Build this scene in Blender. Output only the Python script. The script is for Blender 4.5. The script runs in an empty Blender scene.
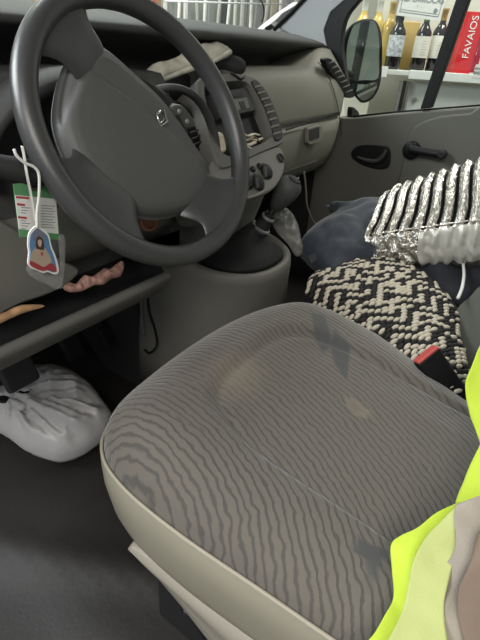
import bpy, bmesh, math, random
import numpy as np
from mathutils import Vector, Matrix, noise, geometry
random.seed(7); rng = np.random.default_rng(7)
S = bpy.context.scene
COL = S.collection
PI = math.pi

# ------------------------------------------------------------------ camera
F = 466.0
PITCH, AZ, ROLL = math.radians(30.5), math.radians(33), math.radians(4)
CAM = np.array([-.54, -.12, .90])
_H = np.array([math.cos(AZ), math.sin(AZ), 0]); _R0 = np.array([math.sin(AZ), -math.cos(AZ), 0]); _U = np.array([0, 0, 1.])
FW = _H*math.cos(PITCH) - _U*math.sin(PITCH); _UP0 = _H*math.sin(PITCH) + _U*math.cos(PITCH)
RT = _R0*math.cos(ROLL) + _UP0*math.sin(ROLL); UP = -_R0*math.sin(ROLL) + _UP0*math.cos(ROLL)
cd = bpy.data.cameras.new('camera'); cam = bpy.data.objects.new('camera', cd); COL.objects.link(cam)
cd.sensor_fit = 'VERTICAL'; cd.sensor_height = 36; cd.lens = F/640*36; cd.clip_start = .02
M = Matrix.Identity(4)
for i in range(3):
    M[i][0], M[i][1], M[i][2], M[i][3] = RT[i], UP[i], -FW[i], CAM[i]
cam.matrix_world = M
S.camera = cam

def ray(u, v): return FW + RT*(u-240)/F + UP*(320-v)/F
def at(u, v, x=None, y=None, z=None, d=None):
    """world point seen at a photo pixel, on the plane x=, y=, z= or at depth d"""
    r = ray(u, v)
    t = (x-CAM[0])/r[0] if x is not None else (y-CAM[1])/r[1] if y is not None else (z-CAM[2])/r[2] if z is not None else d
    return CAM + t*r
def atp(u, v, p, n):
    r = ray(u, v); p = np.asarray(p, float); n = np.asarray(n, float)
    return CAM + r*(((p-CAM)@n)/(r@n))

# ------------------------------------------------------------------ materials
MATS = {}
def srgb(c): return tuple((x/12.92 if x <= .04045 else ((x+.055)/1.055)**2.4) for x in c)
def mat(name, col, rough=.6, metal=0., bump=0., bscale=300., var=0., vscale=8., spec=.5, trans=0., alpha=1., sheen=0., emit=0., coat=0.):
    if name in MATS: return MATS[name]
    m = bpy.data.materials.new(name); m.use_nodes = True
    nt = m.node_tree; b = nt.nodes['Principled BSDF']
    b.inputs['Base Color'].default_value = (*col, 1); b.inputs['Roughness'].default_value = rough
    b.inputs['Metallic'].default_value = metal; b.inputs['Specular IOR Level'].default_value = spec
    b.inputs['Transmission Weight'].default_value = trans; b.inputs['Alpha'].default_value = alpha
    b.inputs['Sheen Weight'].default_value = sheen; b.inputs['Coat Weight'].default_value = coat
    if emit:
        b.inputs['Emission Color'].default_value = (*col, 1); b.inputs['Emission Strength'].default_value = emit
    tc = nt.nodes.new('ShaderNodeTexCoord')
    if var:
        n = nt.nodes.new('ShaderNodeTexNoise'); n.inputs['Scale'].default_value = vscale; n.inputs['Detail'].default_value = 5
        nt.links.new(tc.outputs['Object'], n.inputs['Vector'])
        r = nt.nodes.new('ShaderNodeMapRange'); r.inputs['From Min'].default_value = .3; r.inputs['From Max'].default_value = .7
        r.inputs['To Min'].default_value = 1-var; r.inputs['To Max'].default_value = 1+var
        nt.links.new(n.outputs['Fac'], r.inputs['Value'])
        mx = nt.nodes.new('ShaderNodeVectorMath'); mx.operation = 'SCALE'; mx.inputs[0].default_value = col
        nt.links.new(r.outputs['Result'], mx.inputs['Scale']); nt.links.new(mx.outputs['Vector'], b.inputs['Base Color'])
    if bump:
        n = nt.nodes.new('ShaderNodeTexNoise'); n.inputs['Scale'].default_value = bscale; n.inputs['Detail'].default_value = 3
        nt.links.new(tc.outputs['Object'], n.inputs['Vector'])
        bp = nt.nodes.new('ShaderNodeBump'); bp.inputs['Strength'].default_value = bump; bp.inputs['Distance'].default_value = .002
        nt.links.new(n.outputs['Fac'], bp.inputs['Height']); nt.links.new(bp.outputs['Normal'], b.inputs['Normal'])
    MATS[name] = m
    return m
def glass_mat(name, tint, refl=.06, rough=.02):
    m = bpy.data.materials.new(name); m.use_nodes = True; nt = m.node_tree; nt.nodes.clear()
    o = nt.nodes.new('ShaderNodeOutputMaterial'); t = nt.nodes.new('ShaderNodeBsdfTransparent'); g = nt.nodes.new('ShaderNodeBsdfGlossy')
    t.inputs[0].default_value = (*tint, 1); g.inputs['Roughness'].default_value = rough
    x = nt.nodes.new('ShaderNodeMixShader'); x.inputs[0].default_value = refl
    nt.links.new(t.outputs[0], x.inputs[1]); nt.links.new(g.outputs[0], x.inputs[2]); nt.links.new(x.outputs[0], o.inputs[0])
    return m

DARK = mat('dark_dash_plastic', (.044, .045, .044), .6, spec=.35, bump=.25, bscale=700, var=.1, vscale=20)
MID = mat('grey_dash_plastic', (.215, .210, .172), .55, bump=.2, bscale=700, var=.06, vscale=6)
LOW = mat('lower_dash_plastic', (.105, .102, .093), .55, bump=.2, bscale=700, var=.08, vscale=6)
CONS = mat('console_plastic', (.15, .145, .128), .5, bump=.2, bscale=700, var=.06, vscale=6)
BLACK = mat('black_plastic', (.009, .009, .010), .5, spec=.25)
SOFTBLK = mat('black_rubber', (.016, .016, .017), .7, spec=.3)
RIM = mat('wheel_rim_leather', (.046, .047, .048), .30, bump=.15, bscale=900)
PAD = mat('airbag_plastic', (.072, .073, .072), .5, bump=.25, bscale=900)
CHROME = mat('chrome', (.75, .75, .73), .18, metal=1)
STEEL = mat('silver_grey_plastic', (.22, .22, .21), .35, metal=.3)
VINYL = mat('beige_vinyl', (.285, .265, .205), .42, bump=.1, bscale=400, var=.06, vscale=5)
SHELLP = mat('beige_seat_shell', (.33, .305, .25), .4, bump=.1, bscale=500, var=.07, vscale=4)
PIPE = mat('seat_piping', (.34, .31, .24), .5)
FLOORM = mat('rubber_floor', (.017, .015, .014), .6, bump=.25, bscale=120, var=.35, vscale=7)
CARPET = mat('dark_carpet', (.018, .017, .018), .95, bump=.6, bscale=500)
DOORM = mat('door_panel', (.105, .102, .088), .6, bump=.3, bscale=600, var=.05, vscale=4)
LINER = mat('headliner', (.5, .5, .47), .9)
PILLAR = mat('pillar_trim', (.36, .37, .38), .6)
YELLOW = mat('hivis_yellow', (.48, .62, .03), .65, bump=.35, bscale=900, sheen=.3)
YPALE = mat('hivis_pale', (.43, .47, .17), .6, bump=.3, bscale=900)
TAPE = mat('reflective_tape', (.27, .235, .19), .5, bump=.25, bscale=700, var=.12, vscale=12)
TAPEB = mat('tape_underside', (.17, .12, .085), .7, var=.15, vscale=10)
NAVY = mat('navy_cloth', (.020, .028, .042), .75, bump=.3, bscale=500, sheen=.2)
NAVY2 = mat('black_blue_cloth', (.010, .012, .018), .8, bump=.3, bscale=500)
BENCH = mat('bench_fabric', (.05, .051, .048), .85, bump=.4, bscale=600)
BAGW = mat('white_bag', (.47, .46, .46), .36, bump=.5, bscale=45, spec=.5)
CLEARB = mat('clear_bag', (.30, .30, .28), .3, alpha=.55, bump=.5, bscale=60)
WHITE = mat('white_paper', (.72, .71, .68), .7)
CREAM = mat('cream_paint', (.62, .60, .50), .7)
RED = mat('red_plastic', (.48, .07, .06), .4)
CREAMROPE = mat('cream_rope', (.58, .53, .43), .85, bump=.6, bscale=500)
BLACKROPE = mat('black_rope', (.016, .015, .016), .85, bump=.6, bscale=500)

# ------------------------------------------------------------------ object helpers
def tag(o, label=None, cat=None, group=None, kind=None):
    if label: o['label'] = label
    if cat: o['category'] = cat
    if group: o['group'] = group
    if kind: o['kind'] = kind
    return o
def mesh(name, V, Fc, m, parent=None, smooth=True, mats=None, fm=None):
    me = bpy.data.meshes.new(name)
    me.from_pydata([tuple(map(float, v)) for v in V], [], [tuple(map(int, f)) for f in Fc])
    for mm in (mats or [m]): me.materials.append(mm)
    if fm is not None: me.polygons.foreach_set('material_index', list(map(int, fm)))
    if smooth: me.polygons.foreach_set('use_smooth', [True]*len(me.polygons))
    me.update(); me.validate()
    o = bpy.data.objects.new(name, me); COL.objects.link(o)
    if parent is not None: o.parent = parent
    return o
def recalc(o):
    bm = bmesh.new(); bm.from_mesh(o.data); bmesh.ops.recalc_face_normals(bm, faces=bm.faces); bm.to_mesh(o.data); bm.free(); return o
def empty(name, label, cat, group=None):
    """thing whose parts are built in world coordinates; its empty is moved to the base by settle()"""
    o = bpy.data.objects.new(name, None); COL.objects.link(o); o.empty_display_size = .05
    return tag(o, label, cat, group)
def bevel(o, w, seg=2, ang=35):
    b = o.modifiers.new('bevel', 'BEVEL'); b.width = w; b.segments = seg; b.limit_method = 'ANGLE'; b.angle_limit = math.radians(ang)
    b.harden_normals = False
    ws = o.modifiers.new('wn', 'WEIGHTED_NORMAL'); ws.keep_sharp = True
    return o
def prism(name, pts, ext, m, parent=None, bev=0., scale=1., seg=2, smooth=True):
    """3-D outline extruded by vector ext (back face scaled about its centre)"""
    P0 = np.array(pts, float); c = P0.mean(0); n = len(P0)
    P1 = (P0-c)*scale + c + np.array(ext, float)
    V = np.vstack([P0, P1]); Fc = [list(range(n)), list(range(2*n-1, n-1, -1))]
    for i in range(n):
        j = (i+1) % n; Fc.append([i, i+n, j+n, j][::-1])
    o = recalc(mesh(name, V, Fc, m, parent, smooth=smooth))
    if bev: bevel(o, bev, seg)
    elif smooth: o.data.polygons.foreach_set('use_smooth', [False]*len(o.data.polygons))
    return o
def box(name, c, size, m, parent=None, rot=(0, 0, 0), bev=.004, seg=2):
    from mathutils import Euler
    c = np.array(c, float); s = np.array(size, float)/2
    E = np.array(Euler(rot).to_matrix())
    q = [(-1, -1), (1, -1), (1, 1), (-1, 1)]
    pts = [c + E@np.array([a*s[0], b*s[1], -s[2]]) for a, b in q]
    return prism(name, pts, E@np.array([0, 0, 2*s[2]]), m, parent, bev, seg=seg)
def smoothpts(pts, k=6, closed=False):
    P = np.array(pts, float); n = len(P); out = []
    rngn = range(n if closed else n-1)
    for i in rngn:
        p0 = P[(i-1) % n] if closed or i > 0 else P[i]
        p1, p2 = P[i], P[(i+1) % n]
        p3 = P[(i+2) % n] if closed or i+2 < n else P[(i+1) % n]
        for t in np.linspace(0, 1, k, endpoint=False):
            out.append(.5*((2*p1) + (-p0+p2)*t + (2*p0-5*p1+4*p2-p3)*t*t + (-p0+3*p1-3*p2+p3)*t**3))
    if not closed: out.append(P[-1])
    return np.array(out)
def tube_geo(pts, r, seg=10, flat=1., upv=None, cap=True):
    P = np.array(pts, float); n = len(P); r = np.broadcast_to(r, (n,))
    T = np.gradient(P, axis=0); T /= np.linalg.norm(T, axis=1)[:, None]
    u = np.array(upv if upv is not None else (0, 0, 1.), float)
    if abs(T[0]@u) > .95: u = np.array([1., 0, 0])
    V = []; Fc = []
    a = np.cross(T[0], u); a /= np.linalg.norm(a)
    for i in range(n):
        if upv is not None: a = np.cross(T[i], upv)
        a = a - (a@T[i])*T[i]; a /= np.linalg.norm(a); b = np.cross(T[i], a)
        for k in range(seg):
            t = 2*PI*k/seg
            V.append(P[i] + r[i]*(math.cos(t)*a + flat*math.sin(t)*b))
    for i in range(n-1):
        for k in range(seg):
            k2 = (k+1) % seg
            Fc.append([i*seg+k, i*seg+k2, (i+1)*seg+k2, (i+1)*seg+k])
    if cap:
        Fc.append(list(range(seg))[::-1]); Fc.append([(n-1)*seg+k for k in range(seg)])
    return V, Fc
def tube(name, pts, r, m, parent=None, seg=10, smooth_k=0, flat=1., upv=None, rs=None):
    P = smoothpts(pts, smooth_k) if smooth_k else np.array(pts, float)
    if rs is not None: r = np.interp(np.linspace(0, 1, len(P)), np.linspace(0, 1, len(rs)), rs)
    V, Fc = tube_geo(P, r, seg, flat, upv)
    return recalc(mesh(name, V, Fc, m, parent))
def lathe(name, prof, c, m, parent=None, axis=(0, 0, 1), seg=32, sx=1., sy=1., xdir=None):
    """profile [(r, h)] turned about axis through c"""
    A = np.array(axis, float); A /= np.linalg.norm(A)
    x = np.array(xdir if xdir is not None else ((1, 0, 0) if abs(A[0]) < .9 else (0, 1, 0)), float); x -= (x@A)*A; x /= np.linalg.norm(x); y = np.cross(A, x)
    V = []; Fc = []; n = len(prof)
    for r, h in prof:
        for k in range(seg):
            t = 2*PI*k/seg; V.append(np.array(c)+A*h+r*(sx*math.cos(t)*x+sy*math.sin(t)*y))
    for i in range(n-1):
        for k in range(seg):
            k2 = (k+1) % seg; Fc.append([i*seg+k, i*seg+k2, (i+1)*seg+k2, (i+1)*seg+k])
    Fc.append(list(range(seg))[::-1]); Fc.append([(n-1)*seg+k for k in range(seg)])
    o = recalc(mesh(name, V, Fc, m, parent))
    es = o.modifiers.new('es', 'EDGE_SPLIT'); es.split_angle = math.radians(50)
    return o
def loft(name, rings, m, parent=None, closed=True, cap=True, smooth=True):
    """rings: list of equal-length point loops"""
    n = len(rings[0]); V = np.vstack([np.array(r, float) for r in rings]); Fc = []
    for i in range(len(rings)-1):
        for k in range(n if closed else n-1):
            k2 = (k+1) % n; Fc.append([i*n+k, i*n+k2, (i+1)*n+k2, (i+1)*n+k])
    if cap: Fc.append(list(range(n))[::-1]); Fc.append([(len(rings)-1)*n+k for k in range(n)])
    return recalc(mesh(name, V, Fc, m, parent, smooth))
def nz(p, s=1., seed=0.): return noise.noise(Vector((p[0]*s+seed, p[1]*s-seed*.7, p[2]*s+seed*1.3)))
def inside(poly, p):
    x, y = poly[:, 0], poly[:, 1]; x2, y2 = np.roll(x, -1), np.roll(y, -1)
    c = (y[None] > p[:, 1:2]) != (y2[None] > p[:, 1:2])
    with np.errstate(divide='ignore', invalid='ignore'):
        xi = (x2-x)[None]*(p[:, 1:2]-y[None])/(y2-y)[None]+x[None]
    return ((c & (p[:, 0:1] < xi)).sum(1) % 2) == 1
def pdist(poly, p):
    a = poly; b = np.roll(poly, -1, 0); ab = b-a
    t = np.clip(((p[:, None]-a[None])*ab[None]).sum(2)/((ab**2).sum(1)[None]+1e-12), 0, 1)
    return np.sqrt((((a[None]+t[..., None]*ab[None])-p[:, None])**2).sum(2)).min(1)
def pillow(name, out3, n, H, edge, m, parent=None, res=.01, low=.3, fold=None, k=5, jit=.3, edgemin=0.002):
    """closed soft body with the given planar outline: inflated by H above and low*H below its plane"""
    P3 = smoothpts(out3, k, True) if k else np.array(out3, float)
    c = P3.mean(0); n = np.array(n, float); n /= np.linalg.norm(n)
    e1 = P3[0]-c; e1 -= (e1@n)*n; e1 /= np.linalg.norm(e1); e2 = np.cross(n, e1)
    poly = np.stack([(P3-c)@e1, (P3-c)@e2], 1)
    lo, hi = poly.min(0), poly.max(0)
    gx, gy = np.meshgrid(np.arange(lo[0], hi[0], res), np.arange(lo[1], hi[1], res))
    g = np.stack([gx.ravel(), gy.ravel()], 1); g += rng.uniform(-jit, jit, g.shape)*res*.6
    g = g[inside(poly, g)]; g = g[pdist(poly, g) > res*.5]
    allp = np.vstack([poly, g]); nb = len(poly)
    vs, es, fs, *_ = geometry.delaunay_2d_cdt([Vector(p) for p in allp], [(i, (i+1) % nb) for i in range(nb)], [], 1, 1e-7)
    vs = np.array([[v.x, v.y] for v in vs]); d = pdist(poly, vs)
    s = np.sqrt(np.clip(1-(1-np.clip(d/edge, 0, 1))**2, 0, 1))
    base = c + vs[:, :1]*e1 + vs[:, 1:]*e2
    hf = np.array([fold(b_, dd) for b_, dd in zip(base, d)]) if fold else np.zeros(len(vs))
    top = base + n*((H*s + hf*np.clip(d/(edge*.5), 0, 1))[:, None])
    bot = base - n*((H*low*s + edgemin)[:, None])
    N = len(vs); cen = vs[[list(f) for f in fs]].mean(1) if len(fs) else []
    ok = inside(poly, cen); fs = [f for f, o_ in zip(fs, ok) if o_]
    Fc = [list(f) for f in fs] + [[i+N for i in f[::-1]] for f in fs]
    # rim
    cnt = {}
    for f in fs:
        for a_, b_ in ((f[0], f[1]), (f[1], f[2]), (f[2], f[0])):
            cnt[(a_, b_)] = 1
    for (a_, b_) in list(cnt):
        if (b_, a_) not in cnt: Fc.append([b_, a_, a_+N, b_+N])
    o = recalc(mesh(name, np.vstack([top, bot]), Fc, m, parent))
    def h(p):
        q = np.array([[(p-c)@e1, (p-c)@e2]]); dd = pdist(poly, q)
        ins = inside(poly, q)[0]
        return ins, float(dd[0]), c + q[0, 0]*e1 + q[0, 1]*e2 + n*(H*math.sqrt(max(0, 1-(1-min(dd[0]/edge, 1))**2)))
    return o, h
def px(lst, **k): return [at(u, v, **k) for u, v in lst]
def text(name, body, origin, right, up, size, m, parent, depth=.0004, align='CENTER'):
    cu = bpy.data.curves.new(name, 'FONT'); cu.body = body; cu.size = size; cu.extrude = depth; cu.align_x = align; cu.align_y = 'CENTER'
    cu.materials.append(m); o = bpy.data.objects.new(name, cu); COL.objects.link(o)
    r = np.array(right, float); r /= np.linalg.norm(r); u = np.array(up, float); u -= (u@r)*r; u /= np.linalg.norm(u); n = np.cross(r, u)
    W = Matrix.Identity(4)
    for i in range(3): W[i][0], W[i][1], W[i][2], W[i][3] = r[i], u[i], n[i], origin[i]
    o.matrix_world = W
    bpy.context.view_layer.update()
    me = bpy.data.meshes.new_from_object(o.evaluated_get(bpy.context.evaluated_depsgraph_get()))
    me.transform(o.matrix_world); bpy.data.objects.remove(o)
    o = bpy.data.objects.new(name, me); COL.objects.link(o)
    if parent is not None: o.parent = parent
    return o
def sub(o, lv=1):
    s_ = o.modifiers.new('sub', 'SUBSURF'); s_.levels = lv; s_.render_levels = lv; return o

# ================================================================== THE VAN SHELL
# floor with a raised hump in the mat by the door step
V = []; Fc = []; nx, ny = 70, 70
xs = np.linspace(-.62, 1.3, nx); ys = np.linspace(-.6, 1.05, ny)
for y in ys:
    for x in xs:
        a_ = (x+.215)*.90 + (y-.36)*.43           # distance across the hump ridge
        z = .022*math.exp(-(a_/.035)**2)*max(0, 1-abs(y-.3)/.6) - .012*(1/(1+math.exp(-(-x-.33)/.02)))
        z += .004*nz((x, y, 0), 6) + max(0, y-.86)*.9
        V.append((x, y, z))
for j in range(ny-1):
    for i in range(nx-1): Fc.append([j*nx+i, j*nx+i+1, (j+1)*nx+i+1, (j+1)*nx+i])
nv = len(V); V += [(-.62, -.6, -.05), (1.3, -.6, -.05), (1.3, 1.05, -.05), (-.62, 1.05, -.05)]
Fc.append([nv, nv+3, nv+2, nv+1])
tag(mesh('floor', V, Fc, FLOORM), kind='structure', label='black rubber cab floor')
tag(box('wall_front', (.33, 1.22, .46), (2.0, .06, 1.0), CARPET, bev=0), kind='structure', label='dark bulkhead ahead of the pedals')
tag(box('ceiling', (.36, .05, 1.62), (1.75, 1.3, .04), LINER, bev=0), kind='structure', label='pale roof lining')
tag(box('wall_rear', (.36, -.75, .8), (1.75, .04, 1.6), LINER, bev=0), kind='structure', label='bulkhead behind the seats')
# dash side wall under the door mirror
tag(box('wall_right', (1.30, .93, .31), (.05, .62, .68), CARPET, bev=0), kind='structure', label='dark footwell side')

# A pillar trim, passenger side
pp = px([(277, 27), (291, 14), (311, -8), (330, -30), (372, -30), (352, -6), (331, 12), (324, 30), (328, 50), (325, 60), (300, 40)], x=1.21)
tag(prism('trim_1', pp, (.05, .03, 0), PILLAR, bev=.006), kind='structure', label='pale grey windscreen pillar trim')
sl = px([(345, -34), (311, -9), (291, 13), (274, 30)], x=1.205)
tag(tube('trim_2', sl, .0075, BLACK, seg=8), kind='structure', label='black windscreen seal')

# windscreen
wm = glass_mat('windscreen_glass', (.93, .96, .95), .05)
gw = [(-.55, 1.20, .93), (1.34, 1.20, .93), (1.22, .55, 1.58), (-.45, .55, 1.58)]
tag(prism('window_1', gw, (0, .004, .004), wm, smooth=False), kind='structure', label='windscreen glass')

# ================================================================== DASHBOARD
dash = empty('dashboard', 'grey and charcoal van dashboard running across the cab behind the steering wheel', 'dashboard')
def lipy(x): return .62 + .10*max(0, (x-.45)/.75)**1.2
def lipz(x): return .921 + .004*min(1, max(0, x))
# upper pad with the brow and the long recess below it
prof = [(.55, .03), (.30, .032), (.10, .018), (.03, .006), (.008, 0), (0, -.006), (.002, -.014), (.018, -.018), (.05, -.03), (.09, -.047), (.115, -.065), (.12, -.078), (.112, -.09), (.09, -.095), (.09, -.16), (.55, -.16)]
rings = []
for x in np.linspace(-.46, 1.215, 34):
    e = max(0, (x-1.10)/.115); sh = 1-.35*e*e
    rings.append([(x, min(lipy(x)+a*1.0, 1.19), lipz(x)+b*sh-.012*e*e) for a, b in prof])
loft('upper_pad', rings, DARK, dash)
# light top skin of the pad (paler at the brow in the photo it is one piece of plastic)
# passenger side face with glovebox
def face_rings(x0, x1, pr, nst=20, yoff=None):
    out = []
    for x in np.linspace(x0, x1, nst):
        f = min(1, max(0, (x1-x)/.05)); g = 1-math.sqrt(max(0, 1-(1-f)**2))
        tt = min(1, max(0, (x-.93)/.2)); tt = tt*tt*(3-2*tt)
        out.append([(x, y + (.05*g) + (yoff(x) if yoff else 0) + (.05*tt if z > .82 else 0), z + (.062*tt if z > .82 else .02*tt if z > .78 else 0)) for y, z in pr])
    return out
pf = [(.80, .848), (.72, .852), (.655, .849), (.632, .842), (.618, .826), (.608, .80), (.604, .765), (.604, .72), (.607, .701), (.616, .697), (.616, .692), (.607, .688),
      (.608, .65), (.613, .61), (.622, .57), (.64, .53), (.67, .50), (.72, .485), (1.10, .47), (1.10, .80)]
loft('passenger_face', face_rings(.44, 1.219, pf, 32, lambda x: .018*max(0, (x-.5)/.7)), MID, dash)
# dark glovebox seam and pull
g0, g1 = at(287, 131, y=.61), at(339, 113, y=.628)
gl = prism('glovebox_door', [(.50, .602, .686), (1.095, .624, .686), (1.10, .632, .60), (1.08, .645, .545), (.50, .632, .545)], (0, .02, 0), MID, dash, bev=.006)
hp = px([(308, 128), (320.5, 124.5), (322.5, 126), (323, 140), (321, 142), (310, 145), (308, 143)], y=.601)
hd = prism('handle', hp, (0, .014, 0), MID, gl, bev=.003)
hq = px([(309.3, 130), (318.5, 127), (319.5, 128), (319.5, 137.5), (311, 140.5), (309.5, 139.5)], y=.599)
prism('handle_recess', hq, (0, .006, 0), DARK, hd)
tube('seam_line', [at(u, v, y=yy) for u, v, yy in [(286, 130, .6035), (300, 125.5, .604), (320, 119, .609), (338, 112.5, .617)]], .0022, BLACK, gl, smooth_k=5)
tube('seam_line', [at(u, v, y=yy) for u, v, yy in [(318, 62, .634), (326, 72, .622), (333, 88, .618), (338, 108, .616), (341, 128, .624), (341, 148, .634)]], .0012, BLACK, gl, smooth_k=5)
# end vent at the door side
def vent(name, outer, inner, n, parent, y, m1=LOW):
    v_ = prism(name, [at(u, v, y=yy) for (u, v), yy in zip(outer, y)], (0, .03, 0), m1, parent, bev=.003)
    return v_
vo = smoothpts([at(u, v, y=.622) for u, v in [(325, 60), (330, 58), (337, 64), (347, 80), (355, 94), (352, 98), (345, 96), (337, 82), (329, 70)]], 3, True)
sv = prism('side_vent', vo, (0, .02, 0), BLACK, dash, bev=.003)
for i in range(7):
    t = i/6.; a = np.array([329+t*17, 63.5+t*29]); 
    p0, p1 = at(a[0], a[1], y=.617), at(a[0]+6.5, a[1]-2.8, y=.617)
    tube('slat', [p0, p1], .0022, LOW, sv, seg=6)
so = smoothpts([at(u, v, y=.615) for u, v in [(352, 110), (356, 109), (360, 116), (360, 140), (356, 148), (352, 140)]], 3, True)
prism('end_vent', so, (0, .02, 0), BLACK, dash, bev=.003)

# driver's side: face behind the wheel, lower panel and the open slot with its lip
pd = [(.80, .848), (.66, .85), (.58, .845), (.560, .82), (.555, .76), (.54, .70), (.50, .67), (.475, .645), (.470, .615), (.485, .585), (.53, .565), (.56, .55), (.56, .515), (.50, .510), (.435, .512), (.413, .541),
      (.403, .543), (.397, .538), (.398, .531), (.42, .500), (.50, .480), (.75, .50), (1.10, .52), (1.10, .80)]
rings = []
for x in list(np.linspace(-.46, .02, 12))+list(np.linspace(.035, .08, 6))+[.15, .20]:
    k_ = min(1, max(0, (x-.03)/.03)); rings.append([(x, y + k_*max(0, .535-y)*(1 if z < .66 else 0), z) for y, z in pd])
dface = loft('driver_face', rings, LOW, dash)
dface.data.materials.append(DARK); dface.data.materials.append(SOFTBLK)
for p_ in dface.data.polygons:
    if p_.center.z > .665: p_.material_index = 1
    elif .425 < p_.center.y < .56 and .500 < p_.center.z < .56 and p_.normal.z > -.2: p_.material_index = 2  # slot floor faces blackened: the recess's shade put into the colour
# paler left lower panel bulge
lp = smoothpts(px([(-30, 210), (5, 222), (40, 245), (66, 262), (80, 272), (60, 290), (20, 305), (-30, 322)], y=.47), 4, True)
prism('lower_panel', lp, (0, .05, 0), CONS, dash, bev=.012, seg=3)
# instrument hood: two nested arches ahead of the wheel
def arch(rx, rz, cx, cz, y, w=.0, n=24, t0=-.15, t1=PI+.15):
    return [np.array([cx+rx*math.cos(t), y, cz+rz*math.sin(t)]) for t in np.linspace(t0, t1, n)]
hood = []
hc = (-.01, .735)
rings = []
for (rx, rz, y) in [(.205, .118, .66), (.21, .122, .56), (.205, .118, .505), (.195, .108, .50), (.185, .098, .51), (.17, .085, .56)]:
    rings.append(arch(rx, rz, hc[0], hc[1], y))
hd_ = loft('instrument_hood', rings, DARK, dash, closed=False, cap=False)
so_ = hd_.modifiers.new('sol', 'SOLIDIFY'); so_.thickness = .006
cl = loft('instrument_cluster', [arch(.178, .092, hc[0], hc[1], .575), arch(.178, .092, hc[0], hc[1], .60)], BLACK, dash)
for cx_, r_ in ((-.09, .055), (.06, .055), (-.01, .03)):
    lathe('dial', [(r_, 0), (r_, .006), (r_*.92, .008), (r_*.9, .004)], (cx_, .578, .755), BLACK, cl, axis=(0, -1, 0))
# right-hand arch that links hood and centre stack
rr = [at(u, v, y=yy) for u, v, yy in [(150, 92, .54), (165, 88, .52), (180, 89, .51), (195, 97, .50), (206, 112, .49), (214, 135, .48), (217, 160, .47), (218, 185, .465)]]
tube('hood_trim', rr, .012, DARK, dash, smooth_k=6, flat=.6)
rr = [at(u, v, y=yy) for u, v, yy in [(166, 108, .56), (176, 104, .55), (187, 112, .54), (195, 126, .54), (200, 142, .54), (203, 158, .54)]]
tube('inner_hood_trim', rr, .006, BLACK, dash, smooth_k=6)
fv = prism('footwell_vent', px([(188, 128), (196, 126), (208, 160), (204, 175), (196, 165)], y=.50), (0, .03, 0), BLACK, dash, bev=.003)
for i in range(6):
    t = i/5.; tube('slat', [at(190+t*9, 133+t*29, y=.497), at(198+t*8, 130+t*29, y=.497)], .002, DARK, fv, seg=6)

# centre stack: a leaning slab whose face runs through these two rows
W_ = np.array([0, .61, .79]); SO = np.array([.34, .50, .77]); NF = np.array([0, -.79, .61])
def stk(u, v, out=0.): return atp(u, v, SO + NF*out, NF)
so1 = [stk(u, v) for u, v in [(196, 82), (214, 75), (236, 73), (250, 76), (260, 82), (270, 98), (278, 116), (284, 136), (283, 143), (262, 152), (240, 162), (222, 168), (212, 150), (204, 118)]]
ri1 = [stk(u, v) for u, v in [(204, 88), (214, 84), (232, 81), (246, 82), (253, 90), (262, 106), (269, 123), (272, 134), (268, 140), (256, 146), (238, 153), (228, 156), (218, 145), (210, 116)]]
oo = smoothpts(so1, 3, True); ii = smoothpts(ri1, 3, True)
stack = loft('stack_housing', [oo-NF*.16, oo-NF*.004, oo+(oo.mean(0)-oo)*.02+NF*0, ii, ii-NF*.004, ii+(ii.mean(0)-ii)*.02-NF*.035], LOW, dash)
es_ = stack.modifiers.new('es', 'EDGE_SPLIT'); es_.split_angle = math.radians(40)
bez = prism('stack_recess', ii-NF*.030, -NF*.01, BLACK, dash)
rd = prism('radio', [stk(u, v, -.010) for u, v in [(212, 92), (248, 86.5), (256, 110), (220, 118)]], -NF*.025, DARK, dash, bev=.003)
prism('display', [stk(u, v, -.0085) for u, v in [(218, 97), (242, 93), (243.5, 96), (219, 100)]], -NF*.002, BLACK, rd, bev=.0005)
prism('cassette_slot', [stk(u, v, -.008) for u, v in [(230, 100), (247, 97), (250, 108), (233, 111)]], -NF*.003, LOW, rd, bev=.001)
prism('button', [stk(u, v, -.0065) for u, v in [(239, 101.5), (244, 100.5), (246.5, 107.5), (241.5, 108.5)]], -NF*.003, BLACK, rd, bev=.001)
prism('button', [stk(u, v, -.0075) for u, v in [(226, 104), (230, 103), (231.5, 109), (227.5, 110)]], -NF*.003, BLACK, rd, bev=.001)
# vent column on the right of the stack
vc = smoothpts([stk(u, v, .004) for u, v in [(252, 81), (258, 81), (267, 92), (275, 108), (281, 126), (283, 137), (276, 140), (272, 126), (266, 108), (259, 94)]], 3, True)
cv = prism('centre_vent', vc, -NF*.012, BLACK, dash, bev=.002)
for i in range(8):
    t = i/7.; uu = np.interp(t, [0, .5, 1], [255.5, 267, 274]); vv = np.interp(t, [0, .5, 1], [86, 108, 133])
    prism('slat', [stk(uu, vv, .0075), stk(uu+6.8, vv-1.8, .0075), stk(uu+7.2, vv-.3, .0065), stk(uu+.4, vv+1.5, .0065)], -NF*.003, MID, cv)
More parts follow.
